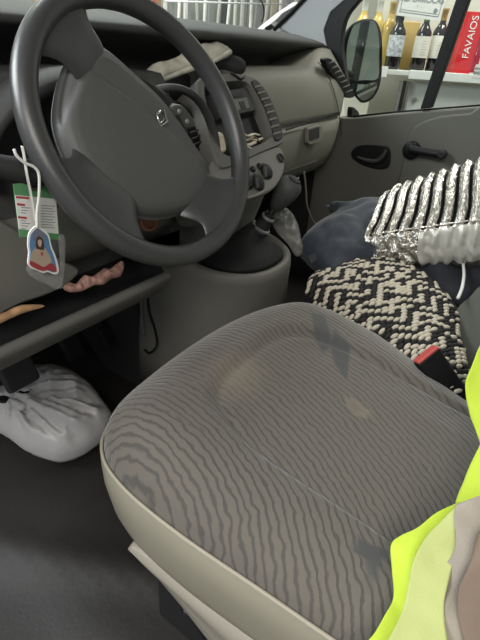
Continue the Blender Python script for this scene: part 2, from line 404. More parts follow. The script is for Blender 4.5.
# climate panel below
cp = smoothpts([stk(u, v, -.006) for u, v in [(212, 160), (240, 158), (262, 150), (277, 146), (284, 152), (285, 170), (277, 186), (262, 195), (240, 199), (222, 198), (214, 180)]], 3, True)
clim = prism('climate_panel', cp, -NF*.14, CONS, dash, bev=.006)
tube('panel_trim', smoothpts([stk(u, v, .000) for u, v in [(222, 195), (238, 199), (254, 196), (266, 190)]], 4), .0028, MID, clim)
for u, v, r_ in ((266, 171.5, .017), (257.5, 182.5, .0175), (246, 181, .018)):
    kb = lathe('knob', [(r_*1.1, 0), (r_*1.1, .002), (r_*.95, .003), (r_*.9, .006), (r_*.8, .007)], stk(u, v, -.004), BLACK, clim, axis=NF)
    prism('grip', [stk(u+a, v+b, .007) for a, b in ((-1.8, -5), (.6, -5.4), (2.0, 5), (-.4, 5.4))], -NF*.006, DARK, kb, bev=.001)
for u, v in ((259, 166.5), (252.5, 169.5)):
    lathe('button', [(.007, 0), (.0065, .004), (.005, .005)], stk(u, v, -.005), BLACK, clim, axis=NF, seg=16)
lathe('lighter_socket', [(.011, 0), (.011, .003), (.008, .003), (.007, .001)], stk(280.5, 158, -.004), BLACK, clim, axis=NF, seg=20)
# cheek between stack and glovebox, lower centre dash
rings = []
for z, hw, yf in [(.72, .10, .52), (.66, .115, .49), (.60, .12, .485), (.55, .115, .50), (.50, .12, .52), (.46, .13, .52)]:
    rings.append([(.40-hw, 1.0, z), (.40-hw, yf+.05, z), (.40-hw*.85, yf+.012, z), (.40-hw*.5, yf, z), (.40+hw*.5, yf, z), (.40+hw*.85, yf+.012, z), (.40+hw, yf+.05, z), (.40+hw, 1.0, z)])
loft('lower_stack', rings, LOW, dash)

# ------------------------------------------------------------------ console and gear lever
con = empty('centre_console', 'pale grey floor console pod bulging out below the dashboard around the gear lever', 'console')
def ring(cx, cy, rx, ry, z, n=40, tilt=0, p=2.3):
    o_ = []
    for k in range(n):
        t = 2*PI*k/n; c_, s_ = math.cos(t), math.sin(t)
        x = cx+rx*math.copysign(abs(c_)**(2/p), c_); y = cy+ry*math.copysign(abs(s_)**(2/p), s_)
        o_.append((x, y, z + tilt*(y-cy)))
    return o_
R_ = [ring(.40, .62, .185, .20, 0.0, p=3), ring(.40, .60, .185, .20, .15, p=3), ring(.395, .575, .185, .185, .30, p=2.8), ring(.39, .555, .175, .175, .38, tilt=.05), ring(.387, .54, .165, .165, .43, tilt=.1), ring(.385, .535, .160, .160, .452, tilt=.12),
      ring(.385, .535, .152, .152, .459, tilt=.12), ring(.385, .535, .143, .143, .456, tilt=.12), ring(.385, .535, .136, .136, .440, tilt=.12), ring(.385, .535, .10, .10, .432, tilt=.1)]
loft('body', R_, CONS, con)
box('tunnel_side', (.30, .86, .20), (.16, .30, .46), CARPET, con, bev=.02)
gl_ = empty('gear_lever', 'black gear lever with a round knob and gaiter rising from the console', 'gear lever')
kn = np.array([.42, .405, .606]); bs = np.array([.395, .475, .470]); ax = (kn-bs)/np.linalg.norm(kn-bs)
R_ = [[np.array(q)+(0, 0, 0) for q in ring(.39, .50, .118, .105, .437, 30)], ring(.39, .495, .112, .098, .448, 30), ring(.392, .488, .080, .07, .462, 30), ring(.394, .48, .045, .04, .488, 30), ring(.398, .468, .026, .024, .515, 30), ring(.402, .458, .020, .019, .528, 30)]
loft('gaiter', R_, SOFTBLK, gl_)
tube('shaft', [bs+ax*.04, kn-ax*.02], .009, BLACK, gl_)
lathe('collar', [(.024, 0), (.021, .012), (.015, .036), (.0135, .052)], bs+ax*.045, SOFTBLK, gl_, axis=ax, seg=24)
lathe('collar_ring', [(.0235, 0), (.0245, .002), (.0245, .005), (.022, .007)], bs+ax*.052, STEEL, gl_, axis=ax, seg=24)
lathe('collar_ring', [(.0155, 0), (.0175, .002), (.0175, .006), (.0155, .008)], bs+ax*.082, STEEL, gl_, axis=ax, seg=24)
lathe('knob', [(.008, -.045), (.014, -.040), (.020, -.026), (.026, -.006), (.0295, .012), (.029, .026), (.024, .036), (.014, .042), (.004, .0435)], kn, DARK, gl_, axis=ax, seg=32)
kb = lathe('knob_cap', [(.016, .0405), (.0165, .043), (.012, .0455), (.004, .0465)], kn, BLACK, gl_, axis=ax, seg=24)

# side cable at the driver's side of the console
cb = tag(tube('cable', px([(146, 262), (147, 285), (149, 310), (155, 330), (157, 345), (150, 353), (145, 350)], y=.60), .0035, BLACK, smooth_k=6), 'thin black cable hanging down the driver side of the console', 'cable')
ctm = tube('console_edge', px([(142, 262), (141, 285), (142, 315), (144, 335)], y=.62), .004, LOW, con, smooth_k=4)

# ================================================================== STEERING
wc = np.array([-.017, .392, .785]); th, ps = math.radians(28.2), math.radians(-2.6)
WN = np.array([math.sin(ps)*math.cos(th), -math.cos(th)*math.cos(ps), math.sin(th)])
wa = -np.cross(WN, [0, 0, 1]); wa /= np.linalg.norm(wa); wa = wa if wa[0] > 0 else -wa
wb = np.cross(WN, wa); wb = wb if wb[2] > 0 else -wb
g = math.radians(-45); E1 = wa*math.cos(g)+wb*math.sin(g); E2 = -wa*math.sin(g)+wb*math.cos(g)
def wl(u, v, h=0.): return wc + E1*u + E2*v + WN*h
sw = empty('steering_wheel', 'charcoal three spoke steering wheel turned to the right with a padded centre', 'steering wheel')
n1, n2 = 120, 18; V = []; Fc = []
for i in range(n1):
    t = 2*PI*i/n1
    for j in range(n2):
        s_ = 2*PI*j/n2; rr_ = .1835 + .0155*math.cos(s_)
        V.append(wl(rr_*math.cos(t), rr_*math.sin(t), .0165*math.sin(s_)))
for i in range(n1):
    for j in range(n2):
        i2, j2 = (i+1) % n1, (j+1) % n2; Fc.append([i*n2+j, i2*n2+j, i2*n2+j2, i*n2+j2])
recalc(mesh('rim', V, Fc, RIM, sw))
def spoke(outer, inner, hs=(.0, -.020)):
    """plate running from the rim down to the hub, waisted between wide roots"""
    o_ = smoothpts([(a, b, 0) for a, b in outer], 5)[:, :2]; i_ = smoothpts([(a, b, 0) for a, b in inner], 5)[:, :2]
    n = len(o_); rows = 14; V = []; Fc = []
    for k in range(rows):
        t = k/(rows-1); q = o_*(1-t)+i_*t; c = q.mean(0); q = c+(q-c)*(1-.30*math.sin(PI*t)**1.3*(1-.3*t))
        for m_, (a, b) in enumerate(q):
            e = abs(2*m_/(n-1)-1); V.append(wl(a, b, hs[0]*(1-t)+hs[1]*t + .006*math.sin(PI*t) - .008*e**4))
    for k in range(rows-1):
        for i in range(n-1): Fc.append([k*n+i, k*n+i+1, (k+1)*n+i+1, (k+1)*n+i])
    o = mesh('spoke', V, Fc, RIM, sw); recalc(o)
    s2 = o.modifiers.new('s', 'SOLIDIFY'); s2.thickness = .014; s2.offset = 0; bevel(o, .005, 3)
    return o
spoke([(-.155, .100), (-.172, .07), (-.183, .03), (-.183, .0), (-.180, -.025)], [(-.10, .070), (-.10, .055), (-.10, .04), (-.10, .02), (-.10, .0)])
spoke([(.178, .045), (.183, .02), (.182, -.03), (.172, -.07), (.150, -.108)], [(.10, .010), (.10, -.005), (.10, -.03), (.10, -.05), (.10, -.075)])
spoke([(-.125, -.135), (-.09, -.16), (-.035, -.182), (.01, -.183), (.055, -.176)], [(-.085, -.09), (-.06, -.09), (-.03, -.09), (-.01, -.09), (.015, -.09)])
# padded centre: domed D shape with a narrow upper band set off by a crease
padout = [(-.132, .050), (-.120, .068), (-.098, .079), (-.05, .080), (0, .079), (.045, .068), (.095, .048), (.122, .036), (.135, .010), (.128, -.030), (.100, -.074), (.052, -.112), (.0, -.130), (-.045, -.131), (-.082, -.112), (-.112, -.082), (-.126, -.050), (-.134, .0)]
po2 = smoothpts([(a, b, 0) for a, b in padout], 5, True)[:, :2]
cen = np.array([0., -.02]); V = []; Fc = []; npo = len(po2)
lv_s = [1.0, 1.0, .985, .955, .90, .82, .70, .55, .40, .22, .05]; lv_h = [-.065, -.034, -.024, -.0165, -.010, -.006, -.003, -.0005, .001, .002, .0025]
levels = [(.84, -.060), (.93, -.048), (.985, -.038), (1.0, -.030)] + [(q_, float(np.interp(q_, lv_s[:0:-1], lv_h[:0:-1]))) for q_ in np.linspace(.995, .05, 46)]
for s_, h in levels:
    for p in po2:
        q = cen + (p-cen)*s_
        hh = h
        if s_ < .97:
            w = 1/(1+math.exp(-(q[1] - (.020-.55*q[0]**2))/.0011)); hh = h - .0045*w*min(1, (.97-s_)*12)
            w = 1/(1+math.exp((q[0] + (.112-.5*(q[1]+.03)**2))/.0014)); hh -= .006*w
        V.append(wl(q[0], q[1], hh))
for k in range(len(levels)-1):
    for i in range(npo):
        i2 = (i+1) % npo; Fc.append([k*npo+i, k*npo+i2, (k+1)*npo+i2, (k+1)*npo+i])
Fc.append([(len(levels)-1)*npo+i for i in range(npo)])
recalc(mesh('airbag_cover', V, Fc, PAD, sw))
# badge: an open diamond on a small bar, drawn where the photo shows it
bc = np.array([.006, .030]); rot = math.radians(8)
def bp_(a, b, h):
    c_, s_ = math.cos(rot), math.sin(rot); return wl(bc[0]+(a*c_-b*s_), bc[1]+(a*s_+b*c_), h)
bd = tube('badge', [bp_(a, b, -.001) for a, b in [(0, .015), (.0095, .0), (0, -.015), (-.0095, .0), (0, .015)]], .0022, CHROME, sw, seg=8)
tube('badge_inner_line', [bp_(a, b, -.001) for a, b in [(.0, .008), (.0045, .0), (0, -.008)]], .0012, CHROME, bd, seg=6)
lathe('hub', [(.04, -.14), (.045, -.06), (.075, -.035), (.09, -.022)], wc, SOFTBLK, sw, axis=WN, xdir=E1)

colm = empty('steering_column', 'dark column cowl with control stalks behind the steering wheel', 'steering column')
cn = wc - WN*.06
rings = []
for d_, rx, rz in [(0, .062, .052), (.015, .068, .058), (.08, .078, .07), (.18, .09, .085)]:
    c0 = cn - WN*d_; rings.append([c0 + wa*rx*math.cos(t)*1.0 + wb*rz*math.sin(t) for t in np.linspace(0, 2*PI, 28, endpoint=False)])
loft('cowl', rings, DARK, colm)
lathe('ignition_barrel', [(.016, 0), (.016, .008), (.012, .010), (.011, .006)], at(147, 222, d=.80), mat('rust_orange', (.22, .085, .045), .6), colm, axis=(-.3, -.8, .3), seg=20)
# left stalk
st = tube('indicator_stalk', [at(-40, 150, y=.43), at(-10, 163, y=.42), at(15, 170, y=.41), at(34, 174, y=.405)], .0135, SOFTBLK, colm, smooth_k=5, rs=[.010, .012, .0155, .0165])
lathe('stalk_tip', [(.0165, 0), (.0165, .006), (.013, .010), (.006, .012)], at(34, 174, y=.405), BLACK, st, axis=at(34, 174, y=.405)-at(15, 170, y=.41), seg=20)
# right audio satellite
sa = prism('audio_stalk', smoothpts(px([(171, 107), (182, 105), (189, 112), (196, 122), (195, 127), (186, 129), (177, 122)], y=.42), 2, True), (.004, .022, 0), PAD, colm, bev=.004)
for u, v in ((179, 111.5), (187, 121.5)):
    lathe('button', [(.0045, 0), (.004, .002), (.003, .0025)], at(u, v, y=.4195), STEEL, sa, axis=(0, -1, .1), seg=14)
tube('stalk_arm', [at(183, 117, y=.44), at(165, 128, y=.47)], .009, BLACK, sa)

# things on the dash
tr = empty('folded_map', 'crumpled pale folded paper lying on the dashboard top behind the wheel', 'paper')
pz = at(190, 62, y=.62)
pm = mat('pale_paper', (.44, .43, .36), .8, bump=.3, bscale=80, var=.25, vscale=25)
pn = np.array([-.15, -.55, .8])
pl_, _ = pillow('sheet', [atp(u, v, pz, pn) for u, v in [(143, 75), (150, 67), (170, 60), (190, 50), (206, 44), (222, 45), (231, 51), (228, 57), (210, 62), (190, 69), (172, 76), (156, 84), (146, 83)]], pn, .010, .015, pm, tr, res=.006, low=.2, fold=lambda p, d: .012*nz(p, 28, 3)+.006*abs(nz(p, 60, 9)))
tube('rolled_edge', [atp(u, v, pz+pn*.012, pn) for u, v in [(152, 84), (170, 77), (190, 69), (212, 62), (230, 52)]], .006, pm, tr, smooth_k=5, rs=[.006, .004, .006, .004, .006])
ph = empty('sunglasses_case', 'black soft case lying on the dashboard beside the pale folded paper', 'case')
cq = at(232, 68, y=.60); cnn = np.array([-.35, -.55, .75])
pillow('body', [atp(u, v, cq, cnn) for u, v in [(208, 66), (216, 60), (228, 57), (240, 60), (246, 67), (243, 73), (236, 73), (224, 69), (212, 70)]], cnn, .016, .02, SOFTBLK, ph, res=.005, low=.3)
tube('strap', [stk(u, v, .006) for u, v in [(231, 73), (236, 76), (240, 79), (244, 77)]], .003, BLACK, ph, smooth_k=4)

# crumpled receipts in the stack slot
CRM = mat('cream_scrap', (.62, .57, .44), .7, var=.25, vscale=60); BRS = mat('brown_scrap', (.16, .12, .06), .6)
rcp = empty('crumpled_receipts', 'crumpled cream and brown papers stuffed in the slot under the radio', 'paper')
for k, (pl, rs_) in enumerate([([(236, 135), (243, 134), (248, 136), (254, 134), (259, 135)], .0045), ([(238, 139), (244, 141), (250, 139), (257, 140), (262, 138)], .004), ([(237, 144), (243, 143), (248, 145), (255, 142)], .0055), ([(240, 148), (247, 147), (252, 149)], .004)]):
    tube('paper_strip', [stk(u, v, -.004+.003*(i % 2)) for i, (u, v) in enumerate(pl)], rs_, CRM, rcp, smooth_k=3, flat=.5, seg=6)
tube('brown_strip', [stk(u, v, .001) for u, v in [(247, 141), (253, 137), (257, 139), (260, 142)]], .004, BRS, rcp, smooth_k=3, flat=.4, seg=6)
o_, _ = pillow('paper_scrap', [at(u, v, y=.47) for u, v in [(215, 133), (220, 132), (223, 136), (224, 150), (220, 152), (218, 144)]], (-.5, -.8, .2), .004, .006, CRM, None, res=.004, fold=lambda p, d: .004*nz(p, 90, 5), low=.6)
tag(o_, 'small white paper scrap wedged between wheel rim and dashboard', 'paper')

# slot contents below the wheel
rc = mat('pink_brown_wrapper', (.36, .20, .16), .65, bump=.5, bscale=90, var=.35, vscale=60)
wp, wn_ = at(95, 278, y=.455), np.array([-.25, -.65, .75])
o_, _ = pillow('food_wrapper', [atp(u, v, wp, wn_) for u, v in [(62, 287), (70, 282), (76, 284), (84, 275), (92, 277), (104, 268), (110, 269), (120, 261), (124, 265), (121, 276), (112, 278), (104, 284), (94, 285), (82, 291), (70, 292)]], wn_, .004, .008, rc, None, res=.0032, low=.5, k=2, fold=lambda p, d: .016*abs(nz(p, 50, 4))+.008*nz(p, 130, 2))
tag(o_, 'crumpled pinkish brown wrapper lying in the open dash slot below the wheel', 'wrapper')
oc = mat('orange_leaflet', (.40, .23, .12), .65, var=.35, vscale=50)
o_, _ = pillow('leaflet', [at(u, v, y=.44) for u, v in [(-8, 317), (6, 311), (22, 304), (40, 305), (42, 308), (24, 313), (10, 319), (-4, 325)]], (0, -1, .8), .006, .012, oc, None, res=.006, low=.5, fold=lambda p, d: .004*nz(p, 60, 7))
tag(o_, 'orange and cream leaflet at the left end of the open dash slot', 'leaflet')

# parking card hung on the stalk
card = empty('hanging_card', 'green and white printed card hanging from the column stalk', 'card')
GRN = mat('green_print', (.09, .26, .11), .6); PNK = mat('red_print', (.42, .05, .06), .6); INK = mat('grey_ink', (.22, .24, .24), .7)
CY = .400
prism('sheet', px([(13.4, 184), (26, 183), (31, 191), (39.5, 192), (45, 182), (56, 197), (60, 240), (20, 237)], y=CY), (0, .0015, 0), GRN, card)
prism('printed_area', px([(15, 195), (56, 199), (58.5, 234), (19, 229)], y=CY-.0006), (0, .0005, 0), WHITE, card)
lines = empty('x', None, None); bpy.data.objects.remove(lines)
V, Fc = [], []
def addquad(pts, y):
    b = len(V)
    for u, v in pts: V.append(at(u, v, y=y))
    Fc.append([b, b+1, b+2, b+3])
for (u0, v0, w_) in [(16, 196, 13), (17, 203, 8), (18, 216, 9)]:
    addquad([(u0, v0), (u0+w_, v0+1), (u0+w_, v0+3.2), (u0, v0+2.2)], CY-.0009)
mesh('red_headings', V, Fc, PNK, card, smooth=False); V, Fc = [], []
for i in range(9):
    v0 = 207+i*2.6
    if i in (3, 4): continue
    addquad([(21, v0), (21+9-(i % 3)*2, v0+.7), (21+9-(i % 3)*2, v0+1.5), (21, v0+.8)], CY-.0009)
for i in range(9):
    v0 = 205+i*2.7; addquad([(41, v0), (55-(i % 2)*2, v0+1), (55-(i % 2)*2, v0+1.7), (41, v0+.7)], CY-.0009)
mesh('text_lines', V, Fc, INK, card, smooth=False)
# die-cut figure charm in front of the card
ch = empty('figure_charm', 'die cut robed figure charm in blue and red hanging before the green card', 'charm')
fo = [(33.5, 228), (37, 226), (43, 229), (49, 235), (51.5, 246), (56, 257), (59, 271), (55, 274.5), (48, 272), (43, 273), (36, 270), (31, 268), (28, 263), (29, 253), (28, 245), (29, 234)]
FY = .382
prism('backing', smoothpts(px(fo, y=FY), 3, True), (0, .002, 0), mat('sticker_white', (.8, .79, .76), .4), ch)
fc = np.array(fo).mean(0); fi = [(fc[0]+(u-fc[0])*.86, fc[1]+(v-fc[1])*.90) for u, v in fo]
prism('blue_ground', smoothpts(px(fi, y=FY-.0005), 3, True), (0, .0005, 0), mat('sky_blue', (.10, .22, .42), .5), ch)
prism('grey_arch', smoothpts(px([(33, 233), (37, 229), (43, 232), (46, 237), (44, 242), (34, 240)], y=FY-.0008), 3, True), (0, .0003, 0), mat('greyblue', (.16, .17, .22), .5), ch)
prism('robe', smoothpts(px([(36, 247), (43, 246), (49, 254), (52, 262), (50, 268), (33, 265), (31, 256)], y=FY-.0010), 3, True), (0, .0003, 0), mat('robe_tan', (.42, .32, .24), .6), ch)
prism('red_cloth', smoothpts(px([(30.5, 261), (36, 263), (44, 267), (51, 263), (56, 268), (56, 272), (48, 270), (42, 271), (31, 266)], y=FY-.0013), 3, True), (0, .0003, 0), mat('red_cloth', (.34, .04, .05), .6), ch)
prism('hair', smoothpts(px([(36, 248), (36.5, 239), (39.5, 236.5), (43, 240), (44, 249), (42, 250), (38, 249)], y=FY-.0013), 3, True), (0, .0003, 0), mat('hair_brown', (.06, .035, .025), .7), ch)
prism('face', smoothpts(px([(38, 241), (40, 239.5), (41.7, 241), (41.5, 245), (40, 247), (38.4, 245)], y=FY-.0017), 3, True), (0, .0003, 0), mat('skin_print', (.52, .36, .27), .6), ch)
prism('heart', smoothpts(px([(41, 253), (42.5, 252), (43, 254), (41.5, 256)], y=FY-.0015), 3, True), (0, .0003, 0), PNK, ch)
o_ = tube('ribbon', [at(u, v, y=yy) for u, v, yy in [(14, 149, .385), (17, 156, .384), (25, 163, .383), (34, 167, .382), (39, 175, .381), (39, 195, .381), (37, 212, .381), (37, 228, .381)]], .0017, WHITE, None, smooth_k=5)
tag(o_, 'thin white ribbon looped over the stalk holding the figure charm', 'ribbon')
o_ = tube('plastic_strip', [at(u, v, y=.39) for u, v in [(22, 146), (24, 155), (27, 175), (31, 195), (36, 225)]], .0028, mat('pale_strip', (.6, .6, .56), .4, alpha=.8), None, smooth_k=4, flat=.3)
tag(o_, 'flat pale strip hanging beside the white ribbon over the green card', 'strip')
o_, _ = pillow('clear_pouch', px([(28, 266), (44, 274), (60, 272), (60, 238), (66, 236), (66, 250), (60, 288), (46, 284), (30, 276)], y=.388), (0, -1, .1), .003, .01, mat('clear_film', (.5, .5, .48), .12, alpha=.15, bump=.8, bscale=90), None, res=.005, k=2, fold=lambda p, d: .003*nz(p, 80, 2))
tag(o_, 'torn clear plastic pouch hanging behind the figure charm', 'pouch')

# ================================================================== PEDALS
for nm, (u, v), y, w, lab in (('clutch_pedal', (18, 372), .70, .075, 'dark clutch pedal hanging over the tied white bag'), ('brake_pedal', (72, 347), .80, .055, 'black brake pedal, middle one of the pedals'), ('accelerator_pedal', (107, 337), .82, .04, 'narrow black accelerator pedal nearest the console')):
    t_ = empty(nm, lab, 'pedal'); c0 = at(u, v, y=y)
    box('pad', c0, (w, .018, .07), SOFTBLK if nm != 'clutch_pedal' else mat('pedal_rubber', (.035, .035, .034), .7), t_, rot=(math.radians(-28), 0, 0), bev=.008, seg=3)
    tube('arm', [c0+(0, .01, .01), c0+(0, .05, .12), c0+(0, .12, .30)], .008, BLACK, t_, smooth_k=5)

# ================================================================== DRIVER SEAT
seat = empty('driver_seat', 'driver seat with wavy taupe patterned fabric cushion and beige vinyl sides', 'seat')
out = [(-.195, .322), (-.10, .338), (0, .340), (.10, .334), (.19, .312), (.255, .262), (.283, .19), (.283, .10), (.254, .0), (.205, -.12), (.19, -.26), (0, -.28), (-.255, -.26), (-.268, -.12), (-.272, .0), (-.275, .12), (-.268, .22), (-.245, .285)]
O = smoothpts([(a, b, 0) for a, b in out], 14, True)[:, :2]; nO = len(O)
cc = np.array([0., .03])
def ztop(x, y, d):
    s = math.sqrt(max(0, 1-(1-min(d/.085, 1))**2))
    z = .392 + .070*s
    z += .010*math.exp(-((y-.23)/.07)**2)*s - .045*max(0, min(1, (.16-y)/.45))*s
    # centre insert sunk between bolsters and front roll
    k = max(abs(x+.005)/.150, (y-.14)/.075 if y > .14 else 0)
    k = (abs((x+.005)/.152)**4 + (max(0, y+.05)/.255)**4)**.25
    w = 1/(1+math.exp((k-1)/.035)); z -= .011*w*s
    z -= .006*math.exp(-((k-1)/.04)**2)*s
    z += .004*nz((x, y, 0), 9, 2)*s
    z -= .022*max(0, min(1, (x-.08)/.15))*max(0, min(1, (.08-y)/.2))*s
    return z
ss = np.concatenate([np.linspace(0.02, .6, 34), np.linspace(.62, 1, 46)]); V = []; Fc = []
allq = np.vstack([cc+(O-cc)*s for s in ss]); dd = pdist(O, allq); dd[-nO:] = 0
for q, d in zip(allq, dd): V.append((q[0], q[1], ztop(q[0], q[1], d)))
for k in range(len(ss)-1):
    for i in range(nO):
        i2 = (i+1) % nO; Fc.append([k*nO+i, k*nO+i2, (k+1)*nO+i2, (k+1)*nO+i])
Fc.append(list(range(nO)))
# fabric material: wavy ribs, darker arrow patches, worn stain
fab = bpy.data.materials.new('seat_fabric'); fab.use_nodes = True; nt = fab.node_tree; B = nt.nodes['Principled BSDF']
B.inputs['Roughness'].default_value = .82; B.inputs['Sheen Weight'].default_value = .35; B.inputs['Sheen Roughness'].default_value = .4
def N(t, **k):
    n = nt.nodes.new(t)
    for a, b in k.items(): setattr(n, a, b)
    return n
def math_(op, a, b=None):
    n = N('ShaderNodeMath', operation=op)
    for i, x in enumerate((a, b)):
        if x is None: continue
        if isinstance(x, (int, float)): n.inputs[i].default_value = x
        else: nt.links.new(x, n.inputs[i])
    return n.outputs[0]
at_ = N('ShaderNodeAttribute', attribute_name='pat'); sp = N('ShaderNodeSeparateColor'); nt.links.new(at_.outputs['Color'], sp.inputs[0])
ph_ = N('ShaderNodeAttribute', attribute_name='phase')
tc = N('ShaderNodeTexCoord'); n1_ = N('ShaderNodeTexNoise'); n1_.inputs['Scale'].default_value = 55; n1_.inputs['Detail'].default_value = 2; nt.links.new(tc.outputs['Object'], n1_.inputs['Vector'])
n2_ = N('ShaderNodeTexNoise'); n2_.inputs['Scale'].default_value = 900; n2_.inputs['Detail'].default_value = 2; nt.links.new(tc.outputs['Object'], n2_.inputs['Vector'])
n3_ = N('ShaderNodeTexNoise'); n3_.inputs['Scale'].default_value = 7; nt.links.new(tc.outputs['Object'], n3_.inputs['Vector'])
n4_ = N('ShaderNodeTexNoise'); n4_.inputs['Scale'].default_value = 14; nt.links.new(tc.outputs['Object'], n4_.inputs['Vector'])
phase = math_('ADD', math_('MULTIPLY', ph_.outputs['Fac'], 2*PI/.0100), math_('ADD', math_('MULTIPLY', n1_.outputs['Fac'], 6.0), math_('MULTIPLY', n4_.outputs['Fac'], 8.0)))
wv = math_('SINE', phase); 
ln = N('ShaderNodeMapRange'); ln.inputs['From Min'].default_value = .15; ln.inputs['From Max'].default_value = .9; nt.links.new(wv, ln.inputs['Value'])
lnf = math_('MULTIPLY', ln.outputs[0], math_('SUBTRACT', 1.0, sp.outputs['Red']))
mx = N('ShaderNodeMix', data_type='RGBA'); mx.inputs['A'].default_value = (.122, .108, .090, 1); mx.inputs['B'].default_value = (.070, .064, .056, 1); nt.links.new(lnf, mx.inputs['Factor'])
m2 = N('ShaderNodeMix', data_type='RGBA'); m2.inputs['B'].default_value = (.055, .057, .060, 1); nt.links.new(mx.outputs['Result'], m2.inputs['A']); nt.links.new(math_('MULTIPLY', sp.outputs['Red'], .9), m2.inputs['Factor'])
m3 = N('ShaderNodeMix', data_type='RGBA'); m3.inputs['B'].default_value = (.19, .155, .115, 1); nt.links.new(m2.outputs['Result'], m3.inputs['A']); nt.links.new(math_('MULTIPLY', sp.outputs['Green'], .6), m3.inputs['Factor'])
vm = N('ShaderNodeVectorMath', operation='SCALE'); nt.links.new(m3.outputs['Result'], vm.inputs[0])
v1 = N('ShaderNodeMapRange'); v1.inputs['To Min'].default_value = .8; v1.inputs['To Max'].default_value = 1.2; nt.links.new(math_('ADD', math_('MULTIPLY', n2_.outputs['Fac'], .6), math_('MULTIPLY', n3_.outputs['Fac'], .4)), v1.inputs['Value'])
nt.links.new(v1.outputs[0], vm.inputs['Scale']); nt.links.new(vm.outputs[0], B.inputs['Base Color'])
bpn = N('ShaderNodeBump'); bpn.inputs['Strength'].default_value = .5; bpn.inputs['Distance'].default_value = .0015
nt.links.new(math_('SUBTRACT', math_('MULTIPLY', n2_.outputs['Fac'], .5), lnf), bpn.inputs['Height']); nt.links.new(bpn.outputs[0], B.inputs['Normal'])
cu_ = mesh('cushion', V, Fc, fab, seat); recalc(cu_)
# pattern attributes, laid out on the cushion itself
Vn = np.array(V); rgb = np.zeros((len(V), 4)); rgb[:, 3] = 1
def patch(pxs, ch_, soft=.003, zz=.455):
    poly = np.array([at(u, v, z=zz)[:2] for u, v in pxs]); q = Vn[:, :2]
    s = np.where(inside(poly, q), 1, 0)*np.clip(pdist(poly, q)/soft, 0, 1); rgb[:, ch_] = np.maximum(rgb[:, ch_], s)
patch([(333, 330), (352, 345), (349, 376), (335, 360), (330, 345)], 0)
patch([(357, 528), (362, 540), (392, 548), (372, 590), (366, 560), (352, 552)], 0, zz=.44)
patch([(272, 540), (262, 562), (250, 566), (262, 548)], 0)
patch([(346, 388), (358, 390), (374, 401), (374, 409), (358, 406), (348, 398)], 1, .002)
patch([(349, 392), (356, 393), (366, 402), (356, 401)], 0, .001)
patch([(205, 365), (250, 350), (275, 372), (262, 400), (228, 410), (200, 392)], 1, .05)
patch([(308, 318), (325, 320), (335, 345), (322, 352), (312, 336)], 0, .006)
for k in range(7): 
    u, v = 135+k*11, 406+k*4.2+(k > 3)*2
    patch([(u-3, v), (u, v-2.5), (u+3, v), (u, v+3)], 0, .0015, .46)
ca = cu_.data.color_attributes.new('pat', 'FLOAT_COLOR', 'POINT'); ca.data.foreach_set('color', rgb.ravel())
hd2 = np.array([math.cos(AZ), math.sin(AZ)]); rt2 = np.array([math.sin(AZ), -math.cos(AZ)]); c_ = at(-10, 590, z=.44)[:2]
a_ = (Vn[:, :2]-c_)@rt2; b_ = (Vn[:, :2]-c_)@hd2
phv = np.sqrt(a_**2+(b_*.95)**2)
pa = cu_.data.attributes.new('phase', 'FLOAT', 'POINT'); pa.data.foreach_set('value', phv.astype(np.float32))
# vinyl band, piping, lower shell
def lp_ring(off, z): 
    t = np.roll(O, -1, 0)-np.roll(O, 1, 0); nn = np.stack([t[:, 1], -t[:, 0]], 1); nn /= np.linalg.norm(nn, axis=1)[:, None]
    if (nn[0]@(O[0]-cc)) < 0: nn = -nn
    q = O + nn*off; return [(p[0], p[1], z if not callable(z) else z(p[0], p[1])) for p in q]
zb = lambda x, y: .262
loft('vinyl_band', [lp_ring(.001, .391), lp_ring(.006, .375), lp_ring(.005, .34), lp_ring(-.003, .285), lp_ring(-.012, .252), lp_ring(-.035, .240)], VINYL, seat, cap=False)
V_, F_ = tube_geo(lp_ring(.003, .392)+[lp_ring(.003, .392)[0]], .0028, 6, cap=False); mesh('piping', V_, F_, PIPE, seat)
# plastic side shield sweeping back under the cushion
def shield(x0, sgn, m):
    rows = []
    for (y, z, o_) in [(.238, .262, 0)]: pass
    top = [(.226, .252), (.19, .256), (.12, .258), (.02, .262), (-.1, .262), (-.28, .262)]
    low = [(.222, .236), (.178, .198), (.135, .172), (.06, .120), (-.05, .065), (-.28, .05)]
    rg = []
    for t, of in [(0, -.010), (.08, .004), (.2, .010), (.35, .008), (.5, 0), (.7, -.002), (.9, -.004), (1, -.012)]:
        rg.append([(x0+sgn*of, a[0]*(1-t)+b[0]*t, a[1]*(1-t)+b[1]*t) for a, b in zip(top, low)])
    rg = [list(smoothpts(r, 6)) for r in rg]
    o = loft('side_shield', rg, m, seat, closed=False, cap=False)
    s3 = o.modifiers.new('s', 'SOLIDIFY'); s3.thickness = .006; s3.offset = 0
    return o
shield(-.256, -1, SHELLP); shield(.235, 1, SHELLP)
box('seat_frame', (-.01, -.01, .20), (.44, .40, .10), BLACK, seat, bev=.01)
for x in (-.20, .18): box('seat_rail', (x, -.02, .075), (.04, .48, .15), SOFTBLK, seat, bev=.006)
box('backrest', (-.02, -.31, .70), (.46, .15, .56), BENCH, seat, rot=(math.radians(10), 0, 0), bev=.05, seg=4)
lv = tube('height_lever', px([(182, 606), (190, 612), (198, 624), (206, 636)], x=-.235), .006, BLACK, seat, smooth_k=3)
lathe('lever_screw', [(.004, 0), (.004, .004), (.002, .005)], at(187, 610, x=-.243), CHROME, lv, axis=(-1, 0, 0), seg=12)

